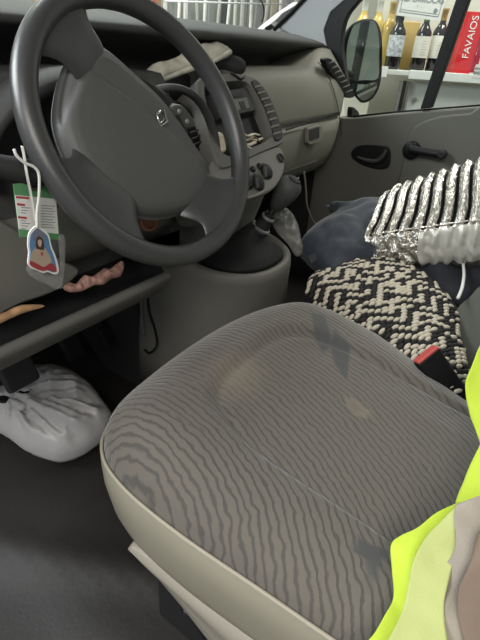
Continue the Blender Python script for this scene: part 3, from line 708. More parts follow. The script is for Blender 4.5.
# belt buckle on the inner side
bk = empty('belt_buckle', 'black seat belt buckle with a red release button beside the driver cushion', 'buckle')
bt, bb = at(428, 355, z=.462), at(462, 402, z=.385); ax2 = (bb-bt)/np.linalg.norm(bb-bt); sd = np.cross(ax2, FW); sd /= np.linalg.norm(sd); dn = np.cross(sd, ax2)
def bx(w0, w1, th_, l0, l1): return [bt+ax2*l0-sd*w0, bt+ax2*l0+sd*w0, bt+ax2*l1+sd*w1, bt+ax2*l1-sd*w1]
prism('housing', bx(.024, .020, .02, .003, .12), dn*.022, BLACK, bk, bev=.004)
prism('release_button', [p-dn*.002 for p in bx(.0225, .0225, .02, -.002, .004)], dn*.020, RED, bk, bev=.0025)

# ================================================================== PASSENGER BENCH AND WHAT LIES ON IT
bn = empty('passenger_bench', 'dark grey double passenger seat mostly hidden under clothes and rug', 'seat')
box('bench_cushion', (.76, .02, .265), (.84, .54, .24), BENCH, bn, bev=.05, seg=4)
box('bench_base', (.76, .0, .08), (.78, .46, .16), SOFTBLK, bn, bev=.01)
gb = smoothpts([at(u, v, d=dd) for u, v, dd in [(480, 286, 1.02), (470, 296, 1.02), (457, 308, 1.01), (453, 322, 1.0), (452, 345, .98), (454, 362, .96), (470, 372, .94), (500, 380, .92), (520, 330, .95), (505, 280, 1.0)]], 4, True)
bo = prism('bench_backrest', gb, (.06, -.12, .0), mat('bench_side', (.085, .088, .078), .8, bump=.3, bscale=600), bn, bev=.016, seg=4)

# black and cream rope rug
rug = empty('rope_rug', 'black and cream woven rope rug bunched on the seat beside the driver', 'rug')
ro = [(306, 292), (314, 280), (330, 276), (350, 268), (375, 266), (400, 270), (426, 283), (446, 302), (457, 320), (459, 342), (464, 362), (468, 384), (455, 402), (420, 392), (380, 362), (340, 330), (318, 312)]
rp = np.array([.36, .10, .392]); rn = np.array([-.10, .02, 1.])
base_, hf = pillow('backing', [atp(u, v, rp, rn) for u, v in ro], rn, .045, .08, BLACKROPE, rug, res=.012, low=.9)
import itertools
ico = bmesh.new(); bmesh.ops.create_uvsphere(ico, u_segments=7, v_segments=5, radius=1); iv = np.array([v.co[:] for v in ico.verts]); ifc = [[v.index for v in f.verts] for f in ico.faces]; ico.free()
d1 = atp(400, 300, rp, rn)-atp(380, 307, rp, rn); d1 /= np.linalg.norm(d1); rnn = rn/np.linalg.norm(rn); d2 = np.cross(rnn, d1)
V = {0: [], 1: []}; Fc = {0: [], 1: []}
LS, WS = .0175, .0088
for i in range(-30, 31):
    for j in range(-52, 53):
        p = rp + d1*((i+.5*(j % 2))*LS) + d2*(j*WS) 
        p = p + d1*.004*nz(p, 20) + d2*.006*nz(p, 9, 5)
        ins, dd_, q = hf(p)
        if not ins: continue
        # height gradient for tilt
        _, _, qa = hf(p+d1*.004); _, _, qb = hf(p+d2*.004)
        t1 = qa-q; t1 /= np.linalg.norm(t1)+1e-9; t2 = qb-q; t2 -= (t2@t1)*t1; t2 /= np.linalg.norm(t2)+1e-9; t3 = np.cross(t1, t2)
        tl = random.uniform(-.25, .25); ta = t1*math.cos(tl)+t2*math.sin(tl); tb = np.cross(t3, ta)
        zig = abs(((i+.5*(j % 2)) + 300) % 5 - 2.5)*1.7
        k = 1 if ((j + zig + 1.1*nz(p, 14, 4)) % 4) < 1.15 else 0
        if random.random() < .12: k = 1-k
        b = len(V[k]); sc = random.uniform(.9, 1.08)
        for v in iv: V[k].append(q + t3*.003 + ta*v[0]*LS*.60*sc + tb*v[1]*WS*.55*sc + t3*v[2]*WS*.52)
        Fc[k] += [[b+a for a in f] for f in ifc]
mesh('cream_stitches', V[0], Fc[0], CREAMROPE, rug); mesh('black_stitches', V[1], Fc[1], BLACKROPE, rug)

# navy jacket
jn = np.array([-.25, -.12, 1.]); jp = np.array([.62, .30, .43])
jk, _ = pillow('jacket', [atp(u, v, jp, jn) for u, v in [(297, 248), (306, 236), (320, 224), (336, 213), (325, 205), (345, 207), (362, 203), (390, 205), (410, 225), (400, 262), (372, 272), (352, 274), (340, 281), (331, 288), (319, 272), (306, 260)]], jn, .055, .07, NAVY, None, res=.009, low=.7,
               fold=lambda p, d: .022*nz(p, 10, 1)+.016*abs(nz((p[0]*.6+p[1]*1.2, p[1]-p[0], p[2]), 16, 4))-.006)
tag(jk, 'crumpled navy blue jacket lying on the bench between gear lever and silver bag', 'jacket')
tagp = prism('care_patch', [atp(u, v, jp+jn*.075, jn) for u, v in [(308, 257), (315, 253), (317, 260), (311, 264)]], jn*.002, NAVY2, jk)
dk, _ = pillow('dark_garment', [atp(u, v, (.66, .02, .41), (0, 0, 1)) for u, v in [(392, 262), (430, 255), (500, 250), (505, 290), (480, 303), (462, 305), (440, 297), (420, 281), (402, 271)]], (0, 0, 1), .05, .05, NAVY2, None, res=.012, low=.5, fold=lambda p, d: .02*nz(p, 14, 8))
tag(dk, 'black blue folded garment tucked underneath the silver foil bag', 'clothes')
o_ = tube('charging_cable', [atp(u, v, (.62, -.02, .47), (0, 0, 1)) for u, v in [(463, 262), (464, 275), (462, 288), (458, 298)]], .0035, WHITE, None, smooth_k=4)
tag(o_, 'short white cord hanging below the silver foil bag', 'cable')

# pleated silver foil bag
fb = empty('foil_bag', 'silver pleated foil cool bag lying on the passenger bench', 'bag')
foil = bpy.data.materials.new('foil'); foil.use_nodes = True; nt = foil.node_tree; B = nt.nodes['Principled BSDF']
B.inputs['Metallic'].default_value = .92; B.inputs['Roughness'].default_value = .22; B.inputs['Base Color'].default_value = (.66, .64, .59, 1)
tc = N('ShaderNodeTexCoord'); a1 = N('ShaderNodeTexNoise'); a1.inputs['Scale'].default_value = 75; a1.inputs['Detail'].default_value = 3; a1.inputs['Distortion'].default_value = 1.2
nt.links.new(tc.outputs['Object'], a1.inputs['Vector']); b1 = N('ShaderNodeBump'); b1.inputs['Strength'].default_value = .9; b1.inputs['Distance'].default_value = .006
nt.links.new(a1.outputs['Fac'], b1.inputs['Height']); nt.links.new(b1.outputs[0], B.inputs['Normal'])
foilw = mat('white_quilted_foil', (.52, .51, .46), .35, metal=.25, bump=.5, bscale=120)
c0 = [np.array([.93, .26, .40]), np.array([.93, .27, .50]), at(391, 190, x=.78), at(382, 196, x=.73), at(376, 208, x=.68), at(370, 221, x=.635), at(365, 231, x=.605), at(363, 242, x=.59), at(366, 256, x=.59), at(376, 268, x=.61), np.array([.70, .21, .40])]
c1 = [np.array([.95, -.10, .45]), np.array([.95, -.10, .60]), at(522, 150, x=.81), at(516, 154, x=.76), at(514, 172, x=.72), at(513, 192, x=.685), at(512, 210, x=.66), at(512, 222, x=.645), at(512, 240, x=.645), at(514, 258, x=.66), np.array([.72, -.07, .42])]
c0 = smoothpts(c0, 6); c1 = smoothpts(c1, 6); nc = len(c0); NL = 300
cenl = [c.mean(0) for c in (c0, c1)]
rings = []; ax3 = (cenl[1]-cenl[0]); ax3 /= np.linalg.norm(ax3)
for k in range(NL):
    t = k/(NL-1); r = []
    endf = math.sqrt(max(0, 1-(1-min(t/.05, 1))**2))*.10+.90
    cm = cenl[0]*(1-t)+cenl[1]*t
    for i in range(nc):
        p = c0[i]*(1-t)+c1[i]*t; s = i/(nc-1)
        dr = p-cm; dr -= (dr@ax3)*ax3; ln_ = np.linalg.norm(dr); dr /= ln_+1e-9
        up_ = 1/(1+math.exp((s-.66)/.02))             # upper ridged part
        lowright = (1-up_)*(1/(1+math.exp(-(t-.36)/.03)))
        fr = 10.5; tt = t + .018*math.sin(s*9) + .006*nz((s*3, t*6, 0), 2)
        z_ = abs(((tt*fr) % 1)*2-1); rid = (z_**.45-.6)*.026
        q = p + dr*(rid*up_ + lowright*(.0035*math.sin((t*70+s*22))) + (1-up_-lowright)*(.014*nz(p, 55, 3)+.006*(z_-.5)))
        q = q + dr*.004*nz(p, 70, 1)
        q = cm + (q-cm)*endf
        r.append(q)
    rings.append(r)
V = np.vstack(rings); Fc = []; fm = []
for k in range(NL-1):
    for i in range(nc):
        i2 = (i+1) % nc; Fc.append([k*nc+i, k*nc+i2, (k+1)*nc+i2, (k+1)*nc+i])
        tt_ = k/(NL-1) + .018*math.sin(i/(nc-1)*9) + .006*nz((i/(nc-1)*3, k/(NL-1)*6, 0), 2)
        fm.append(2 if (abs(((tt_*10.5) % 1)*2-1) < .27 and i/(nc-1) < .66) else 1 if (i/(nc-1) > .68 and i < nc-7 and k/(NL-1) > .42 - (i/(nc-1)-.68)*.35) else 0)  # black in the pleat valleys paints the foil's dark reflections of the cab
Fc.append(list(range(nc))[::-1]); fm.append(0); Fc.append([(NL-1)*nc+i for i in range(nc)]); fm.append(0)
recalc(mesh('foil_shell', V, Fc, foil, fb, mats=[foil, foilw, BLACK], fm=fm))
tube('seam', [rings[k][int(nc*.655)]+np.array([-.004, 0, .003]) for k in range(20, NL, 6)], .0025, foil, fb, smooth_k=2)
tube('closure_ring', [at(457+5*math.cos(t), 212+4.5*math.sin(t), x=.672) for t in np.linspace(0, 2*PI, 14)], .002, foil, fb)
hs = prism('dark_handle', [at(u, v, x=.86) for u, v in [(462, 166), (470, 160), (476, 162), (482, 160), (484, 168), (470, 172)]], (.02, 0, 0), BLACK, fb, bev=.003)

# thin plastic bag by the gear lever
o_, _ = pillow('crumpled_clear_bag', [atp(u, v, (.56, .46, .50), (-.6, -.5, .6)) for u, v in [(276, 206), (288, 209), (297, 222), (301, 238), (304, 252), (296, 256), (288, 244), (277, 232), (272, 220)]], (-.6, -.5, .6), .014, .03, CLEARB, None, res=.004, low=.6, fold=lambda p, d: .030*abs(nz(p, 28, 6))+.012*nz(p, 80, 2))
tag(o_, 'crumpled translucent plastic bag beside the gear knob', 'bag')
hk = tag(prism('hook_clip', px([(294, 181), (299, 178), (298, 188), (294, 190)], y=.50), (.02, .01, 0), STEEL, bev=.002), 'small silver grey clip below the dashboard beside the gear knob', 'clip')
o_ = tag(tube('grey_wire', px([(304, 172), (305, 180), (306, 192), (307, 205), (312, 219), (316, 224)], y=.60), .003, MID, smooth_k=5), 'thin grey wire hanging below the glovebox', 'wire')

# white carrier bag on the floor
wb_ = empty('white_carrier_bag', 'full white plastic bag tied at the top, on the floor by the pedals', 'bag')
bp0 = at(55, 415, z=.085); bn_ = CAM-bp0; bn_ /= np.linalg.norm(bn_); bn_ = bn_*.6+np.array([0, -.1, .9]); bn_ /= np.linalg.norm(bn_)
kp = atp(14, 408, bp0, bn_)
e1_ = atp(30, 408, bp0, bn_)-kp; e1_ /= np.linalg.norm(e1_); e2_ = np.cross(bn_, e1_)
def bagfold(p, d):
    q = p-kp; r = np.linalg.norm(q); a = math.atan2(q@e2_, q@e1_)
    f = .018*nz((a*2.6, r*3, 0), 1.6, 3) - .034*abs(nz((a*5.5, r*7, 0), 1, 7)) - .020*abs(nz(p, 16, 5)) - .010*abs(nz(p, 38, 2)) + .018
    return f*min(1, .35+r/.12)
pillow('sack', [atp(u, v, bp0, bn_) for u, v in [(-6, 396), (10, 385), (24, 374), (40, 369), (60, 370), (79, 378), (94, 391), (104, 404), (113, 418), (108, 434), (95, 446), (79, 456), (60, 461), (42, 457), (24, 449), (8, 437), (-10, 425), (-14, 408)]], bn_, .085, .10, BAGW, wb_, res=.0045, low=.75, fold=bagfold, jit=.15)
kq = kp + bn_*.075
pillow('tied_ear', [kq+e1_*a+e2_*b for a, b in [(-.005, -.004), (.01, .018), (.035, .034), (.045, .03), (.03, .012), (.012, 0)]], bn_, .008, .01, BAGW, wb_, res=.004, fold=lambda p, d: .006*nz(p, 60))
pillow('tied_ear', [kq+e1_*a+e2_*b for a, b in [(.0, -.01), (.025, -.02), (.04, -.032), (.03, -.045), (.012, -.036), (-.005, -.016)]], bn_, .008, .01, BAGW, wb_, res=.004, fold=lambda p, d: .006*nz(p, 60, 4))
kt = lathe('knot', [(.004, -.014), (.013, -.009), (.016, 0), (.012, .010), (.004, .014)], kq, BAGW, wb_, axis=e2_+bn_*.3, seg=14)
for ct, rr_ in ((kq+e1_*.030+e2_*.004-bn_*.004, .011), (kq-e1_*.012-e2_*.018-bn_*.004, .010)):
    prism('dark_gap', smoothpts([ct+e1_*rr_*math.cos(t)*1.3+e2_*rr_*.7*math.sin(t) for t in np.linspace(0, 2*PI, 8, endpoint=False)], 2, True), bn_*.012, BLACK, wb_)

# ================================================================== HI-VIS VEST over the seat back
vs = empty('hivis_vest', 'bright yellow safety vest with a greyish reflective band draped over the seat back', 'vest')
def cloth(name, rows, m, parent, th_=.003, k=6, amp=.004, seed=0):
    """rows: list of polylines [(u, v, depth)] -> smooth sheet with thickness"""
    R = [smoothpts([at(u, v, d=d) for u, v, d in r], k) for r in rows]
    R = np.array(R); cols = [smoothpts(R[:, i], k) for i in range(R.shape[1])]; G = np.array(cols).transpose(1, 0, 2)
    nr, ncol = G.shape[:2]; V = []
    for a in range(nr):
        for b in range(ncol):
            p = G[a, b]; V.append(p + (-FW)*amp*(nz(p, 22, seed)+.5*nz(p, 50, seed+3)))
    Fc = [[a*ncol+b, a*ncol+b+1, (a+1)*ncol+b+1, (a+1)*ncol+b] for a in range(nr-1) for b in range(ncol-1)]
    o = mesh(name, V, Fc, m, parent); recalc(o); s3 = o.modifiers.new('s', 'SOLIDIFY'); s3.thickness = th_; s3.offset = 0
    return o
# upper part (along the right edge of the picture)
cloth('upper_panel', [[(484, 338, .66), (500, 335, .66), (530, 330, .64)], [(471, 366, .65), (490, 370, .64), (530, 365, .62)], [(465, 385, .64), (486, 390, .63), (530, 390, .60)],
                      [(468, 408, .63), (487, 412, .61), (530, 415, .58)], [(476, 432, .61), (492, 436, .59), (530, 440, .56)], [(482, 447, .58), (495, 452, .57), (530, 460, .54)]], YELLOW, vs)
cloth('front_panel', [[(483, 436, .56), (500, 440, .55), (530, 445, .54), (560, 450, .53)],
                      [(465, 480, .54), (490, 482, .52), (520, 485, .51), (560, 488, .50)],
                      [(457, 504, .52), (485, 508, .50), (515, 512, .49), (560, 515, .48)]], YELLOW, vs, seed=4)
cloth('bright_edge', [[(457, 503, .50), (462, 506, .497), (468, 508, .495)], [(438, 513, .497), (444, 520, .49), (452, 524, .485)], [(421, 526, .49), (432, 534, .48), (440, 542, .475)], [(400, 537, .483), (416, 546, .472), (430, 556, .465)],
                      [(391.5, 547, .478), (410, 562, .462), (424, 572, .455)], [(393, 570, .468), (408, 584, .452), (418, 592, .445)], [(394.5, 597, .455), (404, 610, .442), (414, 616, .434)], [(386, 615, .44), (398, 628, .43), (408, 634, .425)], [(370, 640, .425), (386, 648, .417), (402, 652, .412)], [(350, 665, .41), (375, 668, .405), (398, 670, .40)]], YELLOW, vs, amp=.003)
cloth('pale_panel', [[(457, 505, 0.480), (464, 503, 0.478), (476, 498, 0.476)], [(440, 523, 0.472), (452, 523, 0.468), (464, 520, 0.466)], [(428, 537, 0.464), (444, 540, 0.460), (462, 545, 0.456)], [(414, 560, 0.451), (436, 562, 0.446), (456, 560, 0.444)], [(408, 588, 0.436), (430, 588, 0.431), (448, 586, 0.430)],
                     [(402, 612, 0.424), (424, 612, 0.420), (444, 610, 0.418)], [(390, 636, 0.410), (420, 638, 0.406), (446, 636, 0.405)], [(376, 668, 0.392), (414, 668, 0.390), (450, 668, 0.390)]], YPALE, vs, amp=.004, seed=9)
cloth('reflective_band', [[(456, 506, .474), (470, 500, .470), (486, 494, .468), (520, 484, .465)], [(454, 520, .466), (470, 520, .461), (490, 520, .458), (525, 520, .455)], [(454.5, 547, .452), (470, 548, .447), (492, 548, .444), (530, 548, .44)],
                          [(440, 576, .439), (462, 578, .433), (488, 580, .430), (530, 582, .427)], [(434, 598, .428), (456, 602, .422), (484, 604, .420), (530, 606, .417)], [(438, 622, .415), (460, 626, .410), (486, 628, .408), (530, 630, .405)], [(446, 665, .40), (466, 665, .396), (490, 665, .394), (530, 665, .39)]], TAPE, vs, amp=.005, seed=12)
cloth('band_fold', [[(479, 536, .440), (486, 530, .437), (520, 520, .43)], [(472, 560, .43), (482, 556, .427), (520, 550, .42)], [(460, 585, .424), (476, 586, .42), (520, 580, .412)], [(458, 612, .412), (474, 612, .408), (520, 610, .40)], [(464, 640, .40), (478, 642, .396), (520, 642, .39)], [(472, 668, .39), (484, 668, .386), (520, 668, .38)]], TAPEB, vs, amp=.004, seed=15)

# ================================================================== PASSENGER DOOR
dr = empty('passenger_door', 'grey passenger door with a black framed window and outside mirror', 'door')
X = 1.225
dp = px([(338, 117), (352, 118), (392, 113.5), (436, 110), (480, 106.5), (540, 101)], x=X) + [np.array([X, -.45, .84]), np.array([X, -.45, .12]), np.array([X, .72, .12]), np.array([X, .72, .66])]
prism('door_panel', dp, (.06, 0, 0), DOORM, dr, bev=.008)
# raised moulding behind the crease
mp = smoothpts(px([(500, 109), (470, 113), (440, 116), (418, 124), (408, 136), (404, 152), (400, 172), (392, 196), (380, 225), (420, 260), (500, 260)], x=X-.008), 3, True)
prism('door_moulding', mp, (.02, 0, 0), DOORM, dr, bev=.008, seg=3)
hb = prism('door_handle', smoothpts(px([(351, 156), (354, 148), (364, 145), (382, 146), (389, 149), (390, 160), (387, 168), (376, 169), (360, 164)], x=X-.008), 4, True), (.02, 0, 0), BLACK, dr, bev=.004)
tube('lever', px([(357, 157), (365, 160), (376, 161), (383, 156), (386, 150)], x=X-.018), .008, DARK, hb, smooth_k=5, rs=[.004, .007, .008, .008, .005])
cr = lathe('window_crank', [(.03, 0), (.03, .012), (.022, .02), (.012, .022)], at(412, 150, x=X-.01), BLACK, dr, axis=(-1, 0, 0), seg=24)
tube('crank_arm', px([(410, 149), (425, 152), (444, 155)], x=X-.036), .014, BLACK, cr, smooth_k=4, rs=[.016, .013, .012, .015])
lathe('crank_knob', [(.012, -.01), (.014, .0), (.014, .02), (.010, .026)], at(443, 154, x=X-.036), SOFTBLK, cr, axis=(-1, 0, 0), seg=20)
fr = prism('window_frame', smoothpts(px([(350, -6), (338, 4), (327, 14), (321, 30), (326, 50), (332, 66), (340, 84), (347, 86), (344, 66), (341, 46), (343, 27), (349, 12), (365, -6), (385, -28), (371, -29)], x=X-.01), 2, True), (.03, 0, 0), BLACK, dr, bev=.003)
prism('window_bar', px([(455.5, 0), (420, 109), (431, 108), (469, 0), (483, -40), (469, -40)], x=X-.002), (.03, 0, 0), BLACK, dr, bev=.003)
prism('window_sill', px([(340, 117.5), (352, 118), (392, 113.5), (436, 110), (480, 106.5), (540, 101), (540, 99.5), (436, 108), (392, 111.5), (350, 116)], x=X+.02), (.02, 0, 0), BLACK, dr)
sg = glass_mat('side_glass', (.90, .93, .91), .05)
gp = px([(345, 118), (341, 50), (350, 10), (385, -28), (560, -60), (560, 100)], x=X+.03)
prism('window_glass', gp, (.003, 0, 0), sg, dr, smooth=False)
# mirror
mo = np.array([1.40, .69, .87]); mn = np.array([-.72, -.69, .02]); mn /= np.linalg.norm(mn)
def mp_(l, o_=0.): return [atp(u, v, mo+mn*o_, mn) for u, v in l]
hsn = prism('mirror_housing', smoothpts(mp_([(350, 26), (358, 20), (369, 17.5), (378, 21), (383, 36), (383.5, 62), (381, 86), (373, 100), (363, 104), (357, 99), (350, 88), (345, 76), (341.5, 58), (345, 38)]), 4, True), -mn*.07, BLACK, dr, bev=.012, scale=.86, seg=3)
MIR = mat('mirror_silver', (.62, .66, .63), .03, metal=1)
prism('mirror_glass', smoothpts(mp_([(352.5, 28), (359, 23), (369, 20.5), (376, 24), (379, 38), (379, 58), (378, 78), (366, 80), (350, 79), (346.5, 62), (347.5, 44)], .002), 3, True), -mn*.004, MIR, hsn)
prism('wide_angle_glass', smoothpts(mp_([(351, 84), (365, 84.5), (377, 82.5), (374, 93), (368, 99), (362, 100), (356, 94)], .002), 3, True), -mn*.004, MIR, hsn)
tube('mirror_arm', [at(334, 70, x=X+.02), at(342, 72, x=1.30), at(356, 76, x=1.44)], .012, BLACK, hsn)

# ================================================================== THE SHOP OUTSIDE
GZ = -.55
tag(box('ground', (2.0, 1.0, GZ-.03), (14, 14, .06), mat('shop_floor', (.32, .31, .29), .45, var=.15, vscale=2), bev=0), kind='structure', label='shop floor')
sx = RT*1.0; sx = np.array([sx[0], sx[1], 0]); sx /= np.linalg.norm(sx); sb = np.array([-sx[1], sx[0], 0]); sb = sb if sb[0] > 0 else -sb
SP = at(430, 70, d=2.45)                      # a point on the shelf top's front edge
SP = np.array([SP[0], SP[1], .838])
def shelf(s, b, z): return SP + sx*s + sb*b + np.array([0, 0, z])
rz = math.atan2(sx[1], sx[0])
def sbox(name, s, b, z, w, d, h, m, parent=None, bev=.003): return box(name, shelf(s, b, z), (w, d, h), m, parent, rot=(0, 0, rz), bev=bev)
tag(sbox('wall_back', .885, .62, .2, 2.87, .05, 2.9, mat('shop_wall', (.50, .49, .42), .8, var=.05, vscale=2), bev=0), kind='structure', label='cream shop wall behind the shelves')
SHW = mat('shelf_white', (.60, .62, .58), .4)
ps_ = shelf(0, 0, 0)
shf = empty('display_shelf', 'white metal display shelving with bottles seen through the passenger window', 'shelf')
def S_(u, v, b=0.):
    """s and z on the shelf front plane shifted back by b"""
    p = atp(u, v, shelf(0, b, 0), sb); return (p-SP)@sx, p[2]-SP[2]
s0, z0 = S_(383, 68)
sR, _ = S_(600, 80)
sbox('shelf_board', (s0+sR)/2+.0, .15, -.014, sR-s0, .32, .024, SHW, shf)
sbox('price_rail', (s0+sR)/2+.07, -.012, -.018, sR-s0-.14, .012, .042, mat('price_rail_white', (.72, .73, .70), .35), shf)
sbox('shelf_board', s0-.42, .17, -.020, .82, .28, .024, SHW, shf)
sbox('price_label', S_(379, 70)[0], -.014, -.014, .085, .004, .05, WHITE, shf)
sbox('lower_panel', (s0+sR)/2+.12, .04, -.40, sR-s0-.1, .02, .70, mat('panel_white', (.55, .56, .53), .45), shf)
sbox('lower_panel', s0-.46, .05, -.40, .86, .02, .70, CREAM, shf)
su = S_(404, 90)[0]
for k, dx_ in enumerate((-.018, .004, .028)):
    sbox('upright', su+dx_, .02, -.35, .012, .03, .60, STEEL if k != 1 else BLACK, shf, bev=.001)
sbox('shelf_back', (s0+sR)/2, .33, .35, sR-s0, .01, .72, mat('back_cream', (.58, .56, .48), .6), shf)
sbox('upright', S_(411, 20)[0]+.02, .30, .33, .02, .03, .70, BLACK, shf, bev=.001)
lk = lathe('lock', [(.012, 0), (.012, .004), (.006, .006)], shelf(S_(416, 100)[0], .025, S_(416, 100)[1]), STEEL, shf, axis=-sb, seg=16)

def bottle(u, v, hgt, glassm, label, lblmat, capm, group=None, r=.037, b=.06, foilm=None, lab_lo=.22, lab_hi=.58, z=0.):
    s, _ = S_(u, v, b); c = shelf(s, b, z)
    t = empty('wine_bottle', label, 'bottle', group)
    h = hgt
    lathe('glass_body', [(r*.9, 0), (r, .006), (r, h*.60), (r*.93, h*.66), (r*.62, h*.73), (r*.40, h*.79), (r*.37, h*.96), (r*.42, h*.965), (r*.42, h*.99), (r*.3, h)], c, glassm, t, seg=24)
    lathe('foil_capsule', [(r*.40, h*.82), (r*.41, h*.95), (r*.45, h*.955), (r*.45, h*1.0), (r*.3, h*1.005)], c, capm, t, seg=20)
    if lblmat:
        lathe('paper_label', [(r*1.01, h*lab_lo), (r*1.015, h*lab_lo+.001), (r*1.015, h*lab_hi-.001), (r*1.01, h*lab_hi)], c, lblmat, t, seg=24)
    return t, c
WINE = mat('dark_wine_glass', (.012, .010, .010), .12, coat=.3); AMB = mat('amber_wine', (.52, .36, .09), .15, coat=.3); GLD = mat('gold_wine', (.58, .42, .12), .15)
LBL = mat('cream_label', (.72, .70, .62), .6, var=.05, vscale=60); LBLG = mat('grey_label', (.42, .44, .46), .6, var=.5, vscale=70)
GRNC = mat('green_capsule', (.10, .28, .07), .4); GOLC = mat('gold_capsule', (.50, .36, .12), .35, metal=.4); WHC = mat('white_capsule', (.6, .6, .55), .4)
bA, cA = bottle(392, 64, .265, WINE, 'dark wine bottle with a mottled grey label beside the mirror', LBLG, BLACK, r=.040, b=.05)
bB, cB = bottle(417, 66, .272, WINE, 'red wine bottle with cream label and green capsule, left one of the pair', LBL, GRNC, r=.038, b=.07)
bC, cC = bottle(432, 69, .285, WINE, 'red wine bottle with cream label and gold capsule beside the black window bar', LBL, GOLC, r=.038, b=.09)
for t_, c_2 in ((bB, cB), (bC, cC)):
    V, Fc = [], []
    for i in range(6):
        z_ = .135-.012*i; w_ = .016 if i % 2 else .011
        b = len(V); q = c_2 - sb*.0395
        V += [q-sx*w_+(0, 0, z_), q+sx*w_+(0, 0, z_), q+sx*w_+(0, 0, z_-.002), q-sx*w_+(0, 0, z_-.002)]; Fc.append([b, b+1, b+2, b+3])
    mesh('label_print', V, Fc, mat('label_ink', (.35, .28, .22), .7), t_, smooth=False)
bottle(383, 62, .30, AMB, 'amber wine bottle with a golden neck just right of the mirror', None, GOLC, r=.038, b=.12)
bottle(371, 60, .31, GLD, 'pale wine bottle with white neck rising behind the mirror', None, WHC, r=.038, b=.14)
bottle(357, 58, .31, GLD, 'pale wine bottle nearest the windscreen pillar behind the mirror', None, WHC, r=.038, b=.14)
gb_ = S_(407, 50, .16)[0]
tag(sbox('gold_carton', gb_, .18, .11, .085, .05, .225, mat('gold_card', (.52, .36, .12), .5, var=.15, vscale=8)), 'plain golden carton standing between the dark bottle and the bottle pair', 'box')
# sign card
sg0, sz0 = S_(421, 4); sgn = empty('sign_card', 'white printed sign card with a grey border hanging above the wine bottles', 'sign')
tl = math.radians(-3)
def sgp(a, z, o_=0.): return shelf(sg0 + a*math.cos(tl)-z*math.sin(tl), -.01-o_, sz0 + z*math.cos(tl) + a*math.sin(tl))
W2, zl, zh = .112, -.060, .10
prism('card', [sgp(-W2, zl), sgp(W2, zl), sgp(W2, zh), sgp(-W2, zh)], sb*.003, WHITE, sgn)
for a0, a1, zz0, zz1 in [(-W2+.012, W2-.012, zl+.016, zl+.019), (-W2+.012, W2-.012, zl+.026, zl+.028)]:
    prism('border_line', [sgp(a0, zz0, .001), sgp(a1, zz0, .001), sgp(a1, zz1, .001), sgp(a0, zz1, .001)], sb*.0005, INK, sgn)
for a0 in (-W2+.012, W2-.015):
    prism('border_line', [sgp(a0, zl+.016, .001), sgp(a0+.003, zl+.016, .001), sgp(a0+.003, zh, .001), sgp(a0, zh, .001)], sb*.0005, INK, sgn)
text('sign_text', 'ALFORROCAS', sgp(0, .018, .002), sx, (0, 0, 1), .034, INK, sgn)
text('sign_text', 'r . . . .', sgp(0, -.008, .002), sx, (0, 0, 1), .018, INK, sgn)
lathe('printed_emblem', [(.010, 0), (.010, .0005), (.006, .0006)], sgp(W2-.035, -.020, .001), INK, sgn, axis=-sb, seg=16)
# red box
rb = empty('red_carton', 'tall red carton with white vertical lettering on the shelf right of the window bar', 'box')
REDC = mat('red_card', (.62, .015, .02), .4)
sl_, zl_ = S_(452, 73); sr_, zr_ = S_(470, 76)
hB = .275; wB = .092
cB_ = sl_ + wB/2 + .002
sbox('carton', cB_, .05, hB/2, wB, .09, hB, REDC, rb, bev=.002)
text('lettering', 'FAVAIOS', shelf(cB_+.002, .0035, hB*.60), (0, 0, 1), -sx, .048, mat('lettering_white', (.85, .83, .8), .5), rb, depth=.0006)
sbox('side_panel', cB_+wB/2+.022, .06, hB/2-.03, .04, .08, hB-.08, mat('crimson_card', (.38, .02, .05), .4), rb, bev=.002)
lb = empty('shelf_price_card', 'small white price card standing before the red carton', 'price card')
ls, lz = S_(482, 70)
sbox('card', ls+.01, -.018, .018, .115, .003, .062, WHITE, lb, bev=0)
text('card_text', 'AVAR', shelf(ls-.028, -.0205, .030), sx, (0, 0, 1), .016, BLACK, lb)
text('card_text', 'ENOCH', shelf(ls-.016, -.0205, .010), sx, (0, 0, 1), .018, BLACK, lb)
bottle(486, 70, .28, mat('brown_bottle', (.10, .06, .05), .2), 'brown bottle at the frame edge right of the red carton', mat('beige_label', (.45, .36, .28), .6), BLACK, r=.036, b=.06)

# ahead of the windscreen: leaning profiles, coloured spines and a rack
tag(box('wall_far', (2.6, 3.4, .9), (7.5, .05, 3.0), mat('far_wall', (.50, .50, .44), .8, var=.2, vscale=3), bev=0), kind='structure', label='pale shop wall ahead of the van')
cols = {'white': (.75, .74, .70), 'grey': (.30, .31, .30), 'green': (.10, .34, .18), 'red': (.45, .09, .06), 'brown': (.33, .20, .12), 'dark': (.07, .08, .08), 'cream': (.65, .60, .45)}
items = [(139, 3.2, 'green', 0), (143, 1.8, 'cream', 0), (147, 3.4, 'green', .01), (151.5, 2.0, 'cream', 0), (156.5, 4.2, 'red', -.01), (161.5, 2, 'brown', 0), (167, 2.2, 'white', .03), (174, 3.5, 'grey', .02), (180, 1.2, 'white', .10), (187, 2.5, 'white', .03), (193, 4, 'grey', -.05), (199, 1.3, 'white', -.08),
         (206, 1.6, 'white', .05), (212, 4.5, 'grey', .02), (219, 1.3, 'white', .12), (225, 4.5, 'dark', .10), (229, 1.4, 'white', .12), (236, 1.6, 'white', .02), (243, 2.2, 'white', .0), (247, 1.4, 'grey', .02), (252, 1.4, 'white', -.03), (258, 4, 'grey', .06), (266, 1.6, 'white', .12), (274, 5, 'cream', .0), (281, 1.6, 'white', -.06), (287, 4, 'grey', .03), (294, 1.8, 'white', .08)]
YW = 3.0
